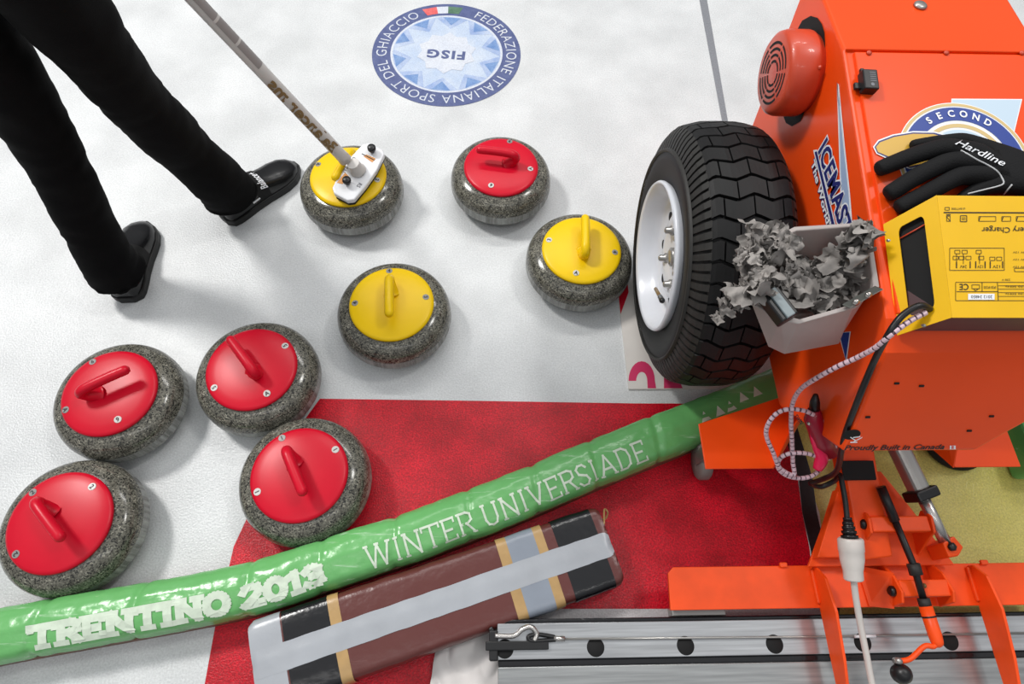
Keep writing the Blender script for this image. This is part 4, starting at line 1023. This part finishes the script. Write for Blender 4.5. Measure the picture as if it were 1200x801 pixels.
b = MB(); b.obox((at(606, 756, zw).x, at(606, 756, zw).y, zw - .001), ((at(643, 756, zw) - at(569, 756, zw)).length/2, 0, 0), (0, .0085, 0), (0, 0, .004)); b.build('tension_lever', BLACK, ra, bevel=.002)
b = MB(); b.tube(spline([at(580, 744.5, zw), at(602, 744.5, zw), at(612, 737, zw + .004), (at(622, 734, zw + .006)), at(629, 742, zw + .002), at(626, 750, zw)], 6), .0052, 10); b.build('wire_hook', CHROME, ra)
b = MB(); b.tube(spline([at(651, 749, zw), at(632, 750.5, zw), at(621, 750, zw), at(620, 745, zw), at(632, 743, zw), at(650, 746, zw)], 6), .0042, 8); b.build('cable_eye', BLACK, ra)
b = MB(); b.tube([at(649, 747.5, zw), at(662, 748, zw)], .0055, 10); b.build('crimp_ferrule', CHROME, ra)
b = MB(); b.tube([at(660, 748.3, zw), at(930, 746, zw), V((RX1, hy_ + .012, zw))], .0022, 8); b.build('tension_wire', STEEL, ra)
b = MB(); b.tube([at(1001, 745.5, zw + .001), at(1026, 745, zw + .001)], .003, 10); b.build('white_sleeve', DWHITE, ra)
b = MB(); q = at(820, 719, .07); b.box((at(787, 719, .07).x, q.y - .004, .04), (at(850, 719, .07).x, q.y + .012, .075)); b.build('rail_clip', STEEL, ra, bevel=.002)

# ---------------------------------------------------------------- translucent tub hooked on the machine's side
Rp = [(932, 268, .650), (1016, 262, .690), (1027, 335, .664), (1000, 358, .655), (937, 376, .635), (917, 371.5, .630), (879, 351, .622), (868, 300, .625)]
Bp = [(935, 318, .55), (985, 325, .56), (1003, 375, .56), (983, 403, .55), (919, 415, .535), (900, 406, .533), (888, 372, .535), (893, 330, .54)]
R3 = [at(*p) for p in Rp]; B3 = [at(*p) for p in Bp]
for L3 in (R3, B3):
    for p in L3: p.x = min(p.x, XL - .006)
STRAPM = mat('strap_steel', (96, 98, 94), .35, metal=.5)
tub = wthing('plastic_tub', 'translucent white plastic tub strapped to the orange machine above the tyre', 'tub', sum(B3, V())/8)
b = MB(); n = 8; cR = sum(R3, V())/8; cB = sum(B3, V())/8
ri_ = [p + (cR - p).normalized()*.004 for p in R3]; bi = [p + (cB - p).normalized()*.004 + V((0,0,.004)) for p in B3]
lipo = [p + (p - cR).normalized()*.005 for p in R3]; lipd = [p - V((0,0,.006)) for p in lipo]
rings = [B3, [a.lerp(c_, .92) for a, c_ in zip(B3, R3)], lipd, lipo, ri_, bi]
vs = sum(rings, [])
fs = [tuple(range(n))[::-1]]
for j in range(len(rings)-1):
    for i in range(n): fs.append((j*n+i, j*n+(i+1) % n, (j+1)*n+(i+1) % n, (j+1)*n+i))
fs.append(tuple(range(5*n, 6*n)))
b.add(vs, fs); b.build('tub_body', TUB, tub, bevel=.006, bseg=3)
b = MB(); s0_, s1_ = at(991, 359, .662), at(1030, 337, .674); s1_.x = min(s1_.x, XL - .004)
dd = (s1_ - s0_); b.obox((s0_ + s1_)/2, dd/2, dd.cross(V((0,0,1))).normalized()*.0065 + V((0,0,.004)), V((0,0,.0015))); st_ = b.build('metal_strap', STRAPM, tub, bevel=.001)
for f_ in (.25, .62):
    b = MB(); b.lathe([(.0055, 0), (.0055, .003), (0, .0045)], 12, M=Matrix.Translation(s0_ + dd*f_ + V((-.001,-.003,.005))) @ Matrix.Rotation(math.radians(60), 4, 'X')); b.build('strap_rivet', CHROME, st_)
# scraps
b = MB(); rnd = random.Random(3)
def scrap(c_, size, elong=1.0, seed=0):
    a = rnd.uniform(0, 2*PI); tilt = rnd.uniform(-1.1, 1.1); tilt2 = rnd.uniform(-.9, .9)
    Mx = Matrix.Rotation(a, 3, 'Z') @ Matrix.Rotation(tilt, 3, 'X') @ Matrix.Rotation(tilt2, 3, 'Y')
    sd = rnd.uniform(0, 100); cv = rnd.uniform(-30, 30); 
    def fn(u, v):
        e = 1 + .3*noise.noise(V((u*4, v*4, sd)))
        x, y = (u-.5)*size*elong*e, (v-.5)*size*e
        z = cv*x*x*.9 + size*.55*noise.noise(V((u*2.6, v*2.6, sd+5))) + size*.12*noise.noise(V((u*6, v*6, sd)))
        p = c_ + Mx @ V((x + size*.2*noise.noise(V((u*3, v*3, sd+9))), y, z)); p.x = min(p.x, XL - .003); return p
    b.grid(fn, 11, 9)
def lump(px, py, z, n, sp, sz):
    for i in range(int(n*1.5)):
        c_ = at(px + rnd.gauss(0, sp), py + rnd.gauss(0, sp*.8), z + rnd.uniform(-.012, .02)); scrap(c_, rnd.uniform(sz*.5, sz*1.05), rnd.uniform(.8, 1.8))
for args in ((890, 285, .665, 16, 7, .034), (880, 300, .662, 10, 6, .03), (915, 284, .665, 12, 8, .028), (893, 316, .660, 14, 8, .036), (884, 340, .655, 14, 7, .032), (868, 348, .625, 9, 5, .028), (853, 360, .60, 7, 4, .022), (843, 371, .58, 4, 2.5, .016),
             (925, 330, .625, 16, 9, .032), (948, 335, .615, 24, 10, .034), (972, 332, .615, 24, 10, .034), (990, 315, .635, 18, 7, .034), (1002, 292, .665, 14, 5, .036), (1011, 274, .690, 9, 4, .032), (962, 352, .61, 12, 7, .028), (935, 308, .595, 12, 9, .028)):
    lump(*args)
sc_ = b.build('scrap_heap', FELT, weld=False, origin=sum(B3, V())/8 + V((0,0,.05))); sc_['kind'] = 'stuff'; tag(sc_, 'heap of crumpled grey scraps spilling out of the plastic tub', 'scraps')
# scraper block lying in the tub
q0, q1 = at(906, 343, .660), at(924, 366, .656)
d = (q1 - q0).normalized(); s_ = d.cross(V((0,0,1))).normalized()
PLATEM = mat('pale_plate', (128, 140, 144), .4)
sb = wthing('hand_scraper', 'small black block tool with pale grey top lying in the tub', 'tool', (q0+q1)/2)
b = MB(); b.obox((q0+q1)/2 - V((0,0,.012)), d*.027, s_*.017, V((0,0,.011))); b.build('tool_body', BLACK, sb, bevel=.003)
b = MB(); b.obox((q0+q1)/2, d*.026, s_*.008, V((0,0,.0025))); b.build('pale_plate', PLATEM, sb, bevel=.001)

# ---------------------------------------------------------------- battery charger on the lid
cx0, cx1 = .683, .932
yB, yF = .612, .430
def tz(y): return .7015 + (y - yF)*(.757 - .7015)/(yB - yF)
ch = wthing('battery_charger', 'yellow sheet-metal battery charger standing on the sloping orange lid', 'battery charger', V(((cx0+cx1)/2, .52, lidz(.52) + .006)))
T = [V((cx0, yB, tz(yB))), V((cx1, yB, tz(yB))), V((cx1, yF, tz(yF))), V((cx0, yF, tz(yF)))]
LB_ = lid(1035.5, 263, .007); LF_ = atp(1052, 393, LB_, (T[0]-LB_).cross(T[3]-LB_).normalized())
Lq = [LB_, T[0], T[3], LF_]
mx_ = lambda p: V((cx0 + cx1 - p.x, p.y, p.z))
b = MB()
TN = (T[1]-T[0]).cross(T[3]-T[0]).normalized(); TN = TN if TN.z > 0 else -TN
b.prism(T[::-1], TN*-.0025)
def framed(quad, inner, t):
    N_ = (quad[1]-quad[0]).cross(quad[3]-quad[0]).normalized()
    o1 = quad; i1 = inner; k = len(inner)
    # outer ring matched to the inner loop
    oo = []
    for i in range(k):
        # nearest point on the outer boundary in the same corner order
        oo.append(outer_map[i])
    vs = oo + i1 + [p + N_*t for p in oo] + [p + N_*t for p in i1]
    fs = []
    for i in range(k):
        j = (i+1) % k
        fs += [(i, j, k+j, k+i), (2*k+i, 3*k+i, 3*k+j, 2*k+j), (k+i, k+j, 3*k+j, 3*k+i), (i, 2*k+i, 2*k+j, j)]
    b.add(vs, fs)
def bil(q, u, v): return q[0].lerp(q[1], u).lerp(q[3].lerp(q[2], u), v)
def rloop(q, u0, u1, v0, v1, ru, rv, n=4):
    out = []
    for cu, cv, a in ((u1-ru, v0+rv, -90), (u1-ru, v1-rv, 0), (u0+ru, v1-rv, 90), (u0+ru, v0+rv, 180)):
        for i in range(n+1):
            t = math.radians(a + 90*i/n); out.append((cu + ru*math.cos(t), cv + rv*math.sin(t)))
    return out
for quad in (Lq, [mx_(p) for p in Lq]):
    lo = rloop(quad, .26, .74, .10, .88, .08, .06)
    inner = [bil(quad, u, v) for u, v in lo]
    lo2 = rloop(quad, 0, 1, 0, 1, .001, .001); outer_map = [bil(quad, u, v) for u, v in lo2]
    framed(quad, inner, -.002)
cov = b.build('cover', CHY, ch, bevel=.0008)
b = MB()
def ins(p, dy): return V((p.x, p.y + dy, p.z))
ip = [V((LB_.x + .016, yB - .006, LB_.z)), V((cx0 + .006, yB - .006, tz(yB) - .006)), V((cx0 + .006, yF + .003, tz(yF) - .0035)), V((LF_.x + .014, yF + .003, LF_.z + .0005))]
ip[0].z = lidz(yB) + .007; ip[3].z = lidz(yF) + .007
vs = ip + [mx_(p) for p in ip]
b.add(vs, [(0,1,2,3), (7,6,5,4), (1,5,6,2), (0,4,5,1), (3,2,6,7), (0,3,7,4)]); b.build('inner_case', CHD, ch)
b = MB(); pl_ = [bil(Lq, u, v) + V((.006, 0, -.004)) for u, v in rloop(Lq, .1, .9, .04, .95, .05, .05)]; b.poly(pl_); b.build('grille_mesh', BLACKM, ch)
b = MB(); q_, q2_ = bil(Lq, .18, .18) + V((.004,0,-.002)), bil(Lq, .80, .165) + V((.004,0,-.002)); b.tube([q_, q2_], .0012, 6); b.build('case_rib', ORANGED, ch)
for u, v in ((.06, .16), (.5, .985)):
    b = MB(); b.lathe([(.004, 0), (.0035, .002), (0, .0025)], 12, M=Matrix.Translation(bil(Lq, u, v)) @ Matrix.Rotation(-.8, 4, 'Y')); b.build('cover_screw', STEEL, ch)
def ct(px, py, h=.0006): return atp(px, py, T[0] + TN*h, TN)
b = MB()
def cline(a, c_, w=.7, k=.0006):
    a_, c__ = V(a + (0,)) if len(a) == 2 else V(a), V(c_ + (0,)); d_ = (c__ - a_).normalized(); n_ = V((-d_.y, d_.x, 0))*w/2
    b.poly([ct((a_+n_).x, (a_+n_).y, k), ct((c__+n_).x, (c__+n_).y, k), ct((c__-n_).x, (c__-n_).y, k), ct((a_-n_).x, (a_-n_).y, k)])
def crect(x0, y0, x1, y1, w=.6):
    cline((x0, y0), (x1, y0), w); cline((x1, y0), (x1, y1), w); cline((x1, y1), (x0, y1), w); cline((x0, y1), (x0, y0), w)
def ctext(s, xr, xl, yb, yt, bold=.0): decal_text(b, s, ct(xr, yb), ct(xl, yb), ct(xr, yt), bold)
cline((1106, 248.8), (1290, 249.4), 1.4)
crect(1107.5, 242.8, 1112.5, 246); 
ctext('LE BATTERIE', 1131, 1115, 243.3, 245.6)
for x0, x1 in ((1147, 1167), (1174, 1184.5), (1191, 1215)): crect(x0, 253.5, x1, 259); cline((x0 + 2, 253.5), (x0, 259), .8)
crect(1109.5, 253, 1113.5, 259); cline((1109, 253), (1114, 259.5)); cline((1109, 251.5), (1114, 251.5), 1.2); crect(1125.5, 252.5, 1133, 259.5, .8); cline((1127, 255), (1131.5, 255)); cline((1127, 257), (1131.5, 257))
ctext('Battery Charger', 1216, 1150.5, 266.2, 272.5, .006)
crect(1113, 290.5, 1177, 316.5)
for x, y in ((1119, 293), (1127.5, 293), (1144, 293), (1117, 300), (1124, 300), (1132, 300), (1147, 300), (1160, 301), (1168, 301)): crect(x, y, x + 6, y + 4, .6)
for x in (1121, 1129, 1148): cline((x, 297), (x, 309), .6)
for x in (1121, 1137, 1143.5, 1154.5, 1160.5, 1175): cline((x, 306), (x, 314), 1.2)
ctext('24V', 1133, 1125, 310.5, 314); ctext('12V', 1152, 1145.5, 310.5, 314); ctext('12V', 1172, 1163.5, 310.5, 314)
for y in (294.5, 303, 311.5): ctext('12V 24V 12V', 1212, 1187, y, y + 2)
crect(1189, 314, 1215, 318)
ctext('230 V', 1184, 1174, 326.5, 328.8)
crect(1120, 330.5, 1260, 352); cline((1121, 341.5), (1170, 341.5)); cline((1151, 330.5), (1151, 341.5)); cline((1169, 330.5), (1170, 352)); 
for y in (334.5, 338.5, 342.5, 347): cline((1170, y), (1260, y), .5)
ctext('CE', 1135, 1124.5, 332.5, 339.5, .01)
crect(1139, 333.5, 1148, 338); cline((1141, 338), (1143, 340.5)); cline((1143, 340.5), (1147, 338))
ctext('IP20 IP230', 1167, 1153, 335, 338)
for y in (335.5, 344): ctext('Volt 230 50Hz', 1215, 1178, y - .8, y + 1.2)
b.build('printed_text', INK, ch, weld=False)
b = MB(); b.poly([ct(1134.5, 344), ct(1165.5, 344), ct(1165.5, 351), ct(1134.5, 351)]); lb_ = b.build('white_label', DWHITE, ch)
b = MB(); vs_ = decal_text(b, '2012 24850', ct(1163, 345.8, .0009), ct(1138, 345.8, .0009), ct(1163, 349.3, .0009), .0); b.build('label_print', INK, lb_)

# ---------------------------------------------------------------- black glove
gl_ = wthing('glove', 'black fabric sports glove with silver piping lying on the orange lid behind the charger', 'glove', lid(1150, 195, .006))
gv, ge, gr = [], [], []
def gp(px, py, h, r, par=None):
    gv.append(lid(px, py, h + .006)); gr.append(r)
    if par is not None: ge.append((par, len(gv)-1))
    return len(gv)-1
wri = gp(1262, 228, .030, (.034, .020))
cu1 = gp(1225, 214, .030, (.036, .020), wri)
pm = gp(1185, 200, .028, (.036, .019), cu1)
fing = [[(1150, 181, .030, .019), (1105, 172, .032, .0160), (1070, 182, .026, .0150), (1032, 197, .014, .0140), (1027, 199, .013, .0125)],
        [(1152, 191, .032, .018), (1112, 188, .036, .0160), (1078, 204, .030, .0152), (1043, 226, .016, .0145), (1038, 229, .014, .013)],
        [(1156, 205, .030, .018), (1124, 205, .034, .0160), (1092, 223, .028, .0152), (1056, 242, .016, .0145), (1050, 245, .014, .013)],
        [(1166, 217, .026, .018), (1146, 221, .026, .0130), (1130, 232, .022, .0125), (1122, 237, .020, .011)]]
for f_ in fing:
    par = pm
    for px, py, h, r in f_: par = gp(px, py, h, r, par)
t_ = gp(1165, 178, .020, .017, pm); t_ = gp(1128, 163, .014, .012, t_); t_ = gp(1094, 166, .010, .010, t_); t_ = gp(1066, 170, .008, .0085, t_)
go = skin_obj('glove_shell', gv, ge, gr, GLOVE, gl_, root=2)
from mathutils.bvhtree import BVHTree
bv = BVHTree.FromPolygons([v.co for v in go.data.vertices], [p.vertices for p in go.data.polygons])
def drape(px, py, lift=.0012):
    d_ = ray(px, py).normalized(); h_ = bv.ray_cast(CAM, d_)
    return (h_[0] - d_*lift) if h_[0] else lid(px, py, .03)
b = MB(); vs, fs = text2d('Hardline', .005, 0, .35); x0 = min(v.x for v in vs); x1 = max(v.x for v in vs)
hb0, hb1, hbu = V((1119, 168.5)), V((1176.5, 195)), V((3.2, -7.2))
pts = [drape(*(hb0 + (hb1-hb0)*((v.x-x0)/(x1-x0)) + hbu*(v.y/.69)), .004) for v in vs]
b.add(pts, fs); b.build('white_lettering', DWHITE, gl_)
for pts in ([(1126, 176), (1135, 181), (1145, 187), (1157, 193), (1168, 200), (1174, 208), (1176, 215), (1168, 218.5), (1158, 221), (1146, 224), (1134, 227)], [(1186, 216), (1181, 222), (1176, 228)]):
    b = MB(); b.tube([drape(*p, .0004) for p in spline([p + (0,) for p in pts], 3) for p in [(p.x, p.y)]], .0013, 6); b.build('piping', PIPING, gl_)

# ---------------------------------------------------------------- charger lead in spiral wrap, its clamp, and the black cord
lead = [(1085, 366, .690), (1066, 376, .683), (1044, 392, .672), (1026, 407, .64), (1004, 419, .60), (980, 430, .57), (955, 444, .53), (938, 456, .48), (929, 472, .43), (927, 492, .39), (928, 515, .35), (929, 540, .31), (930, 556, .29)]
loop = [(930, 556, .29), (914, 548, .30), (906, 530, .33), (898, 510, .36), (901, 495, .39), (912, 483, .41), (928, 479, .42), (948, 483, .42), (965, 495, .40), (975, 512, .37), (978, 526, .35), (972, 536, .33), (962, 536, .33), (945, 531, .33), (926, 531, .325), (914, 537, .31), (912, 548, .295), (922, 557, .285), (938, 560, .28), (952, 557, .28), (962, 548, .285), (964, 538, .30)]
path = spline([at(*p) for p in lead + loop[1:]], 7)
ld = wthing('charger_lead', 'charger lead in pink-white spiral wrap looped in front of the orange wing', 'cable', at(938, 530, .33))
b = MB(); b.tube(path, .0033, 8); b.build('dark_core', WRAPD, ld)
b = MB(); acc = 0; seg = []
dense = spline([p for p in path[::2]], 8)
run = []; tot = 0
for a, c_ in zip(dense, dense[1:]):
    tot += (c_-a).length
    if (tot % .0100) < .0074: 
        if not run: run = [a]
        run.append(c_)
    elif run: seg.append(run); run = []
if run: seg.append(run)
for r in seg:
    if len(r) > 1: b.tube(r, .0043, 10)
b.build('spiral_wrap', WRAP, ld)
cp0, cp1, cp2, cp3 = at(956, 462, .44), at(953, 490, .40), at(962, 515, .36), at(973, 546, .31)
clp = wthing('battery_clamp', 'crimson battery clamp with bright pink handle hanging in the looped charger lead', 'clamp', cp2)
b = MB(); b.tube([cp0, cp0.lerp(cp1, .3), cp0.lerp(cp1, .75)], [.004, .009, .010], 12, round_end=False); b.build('black_tip', BLACK, clp)
b = MB(); b.tube([cp0.lerp(cp1, .62), cp1, cp1.lerp(cp2, .5), cp2, cp2.lerp(at(976, 532, .33), .9)], [.011, .017, .017, .0195, .015], 12); b.build('clamp_jaw', CRIM, clp)
b = MB(); hp0, hp1, hp2 = at(952, 508, .375), at(958, 525, .35), at(958, 549, .315)
b.tube(spline([hp0, hp1, at(963, 536, .335), hp2], 4), [.005, .0065, .0075, .008, .009, .0095, .010, .011, .012, .012, .0115, .010, .009], 10); b.build('pink_handle', PINK, clp)
b = MB(); b.lathe([(0, -.004), (.004, 0), (0, .004)], 10, M=Matrix.Translation(at(948, 496, .415))); b.build('clamp_rivet', CHROME, clp)
b = MB(); decal_text(b, 'TWIN', at(930, 487, .41), at(938, 497, .395), at(934, 485, .415), .02); b.build('lead_print', INK, ld)
cord = [(1090, 362, .690), (1078, 358, .698), (1062, 366, .692), (1050, 378, .682), (1038, 397, .662), (1024, 424, .608), (1008, 462, .55), (997, 490, .50), (990, 510, .46), (986, 528, .42), (980, 552, .33), (962, 562, .27), (950, 566, .24), (962, 570, .22), (978, 563, .24), (984, 556, .27), (988, 572, .27), (991, 590, .262), (993, 610, .256)]
cd_ = wthing('power_cord', 'black power cord running from the yellow charger down to the white plug', 'cable', at(990, 540, .35))
b = MB(); b.tube(spline([at(*p) for p in cord], 7), .0052, 10); b.build('cord', BLACK, cd_)
b = MB(); g0, g1 = at(993, 606, .257), at(996, 632, .25)
for i in range(5): b.tube([g0.lerp(g1, i/5), g0.lerp(g1, i/5 + .13)], [.0085 + .0018*i]*2, 14)
b.tube([g0, g1], [.0075, .0135], 14); b.build('plug_boot', BLACK, cd_)
pg = wthing('extension_lead', 'white extension socket and white cable hanging over the blade frame', 'cable', at(1000, 655, .24))
p0_, p1__ = at(996.5, 630, .25), at(1000.5, 680, .225)
b = MB(); ax_ = (p1__ - p0_)
b.tube([p0_, p0_ + ax_*.05, p0_ + ax_*.30, p0_ + ax_*.32, p0_ + ax_*.5, p0_ + ax_*.72, p0_ + ax_*.76, p0_ + ax_*.97, p0_ + ax_], [.0215, .0235, .0235, .0225, .0222, .0190, .0180, .0178, .0150], 20); b.build('socket_body', PLUGW, pg, bevel=.001)
b = MB(); b.tube(spline([p1__, at(1003, 700, .205), at(1009, 735, .175), at(1016, 770, .15), at(1022, 801, .13), at(1034, 850, .105), at(1046, 910, .07), at(1056, 970, .012), at(1080, 1060, .0065)], 6), .0062, 12); b.build('white_cable', PLUGW, pg)

# ---------------------------------------------------------------- light: overhead hall lamps and ambient hall light
w = bpy.data.worlds.new('hall'); sc.world = w; w.use_nodes = True
bg = w.node_tree.nodes['Background']; bg.inputs[1].default_value = 1.0
wt = w.node_tree; tcw = wt.nodes.new('ShaderNodeTexCoord'); sx = wt.nodes.new('ShaderNodeSeparateXYZ'); wt.links.new(tcw.outputs['Generated'], sx.inputs[0])
cr = wt.nodes.new('ShaderNodeValToRGB'); wt.links.new(sx.outputs[2], cr.inputs[0]); wt.links.new(cr.outputs[0], bg.inputs[0])
e = cr.color_ramp.elements; e[0].position = 0; e[0].color = (.10, .10, .11, 1); e[1].position = .85; e[1].color = (.62, .64, .66, 1)
m_ = e.new(.3); m_.color = (.24, .245, .255, 1)
def lamp(loc, target, size, power, col=(1, .98, .95), sy=None):
    l = bpy.data.lights.new('hall_lamp', 'AREA'); l.size = size; l.energy = power; l.color = col
    if sy: l.shape = 'RECTANGLE'; l.size_y = sy
    o = bpy.data.objects.new('hall_lamp', l); C.objects.link(o); o.location = loc
    o.rotation_euler = (V(target) - V(loc)).to_track_quat('-Z', 'Y').to_euler(); return o
lamp((-3.5, 2.9, 5.0), (0, .6, 0), .9, 230)
lamp((3.2, 2.2, 6.0), (0, .6, 0), .7, 70)
lamp((.2, 5.0, 6.5), (0, .6, 0), 6, 140, sy=.2)
lamp((-.3, -1.6, 5.2), (0, .5, 0), 5, 20, sy=.15)
sc.view_settings.view_transform = 'Standard'; sc.view_settings.look = 'None'; sc.view_settings.exposure = 0; sc.view_settings.gamma = 1
for o in bpy.data.objects:
    if '_w' in o: del o['_w']
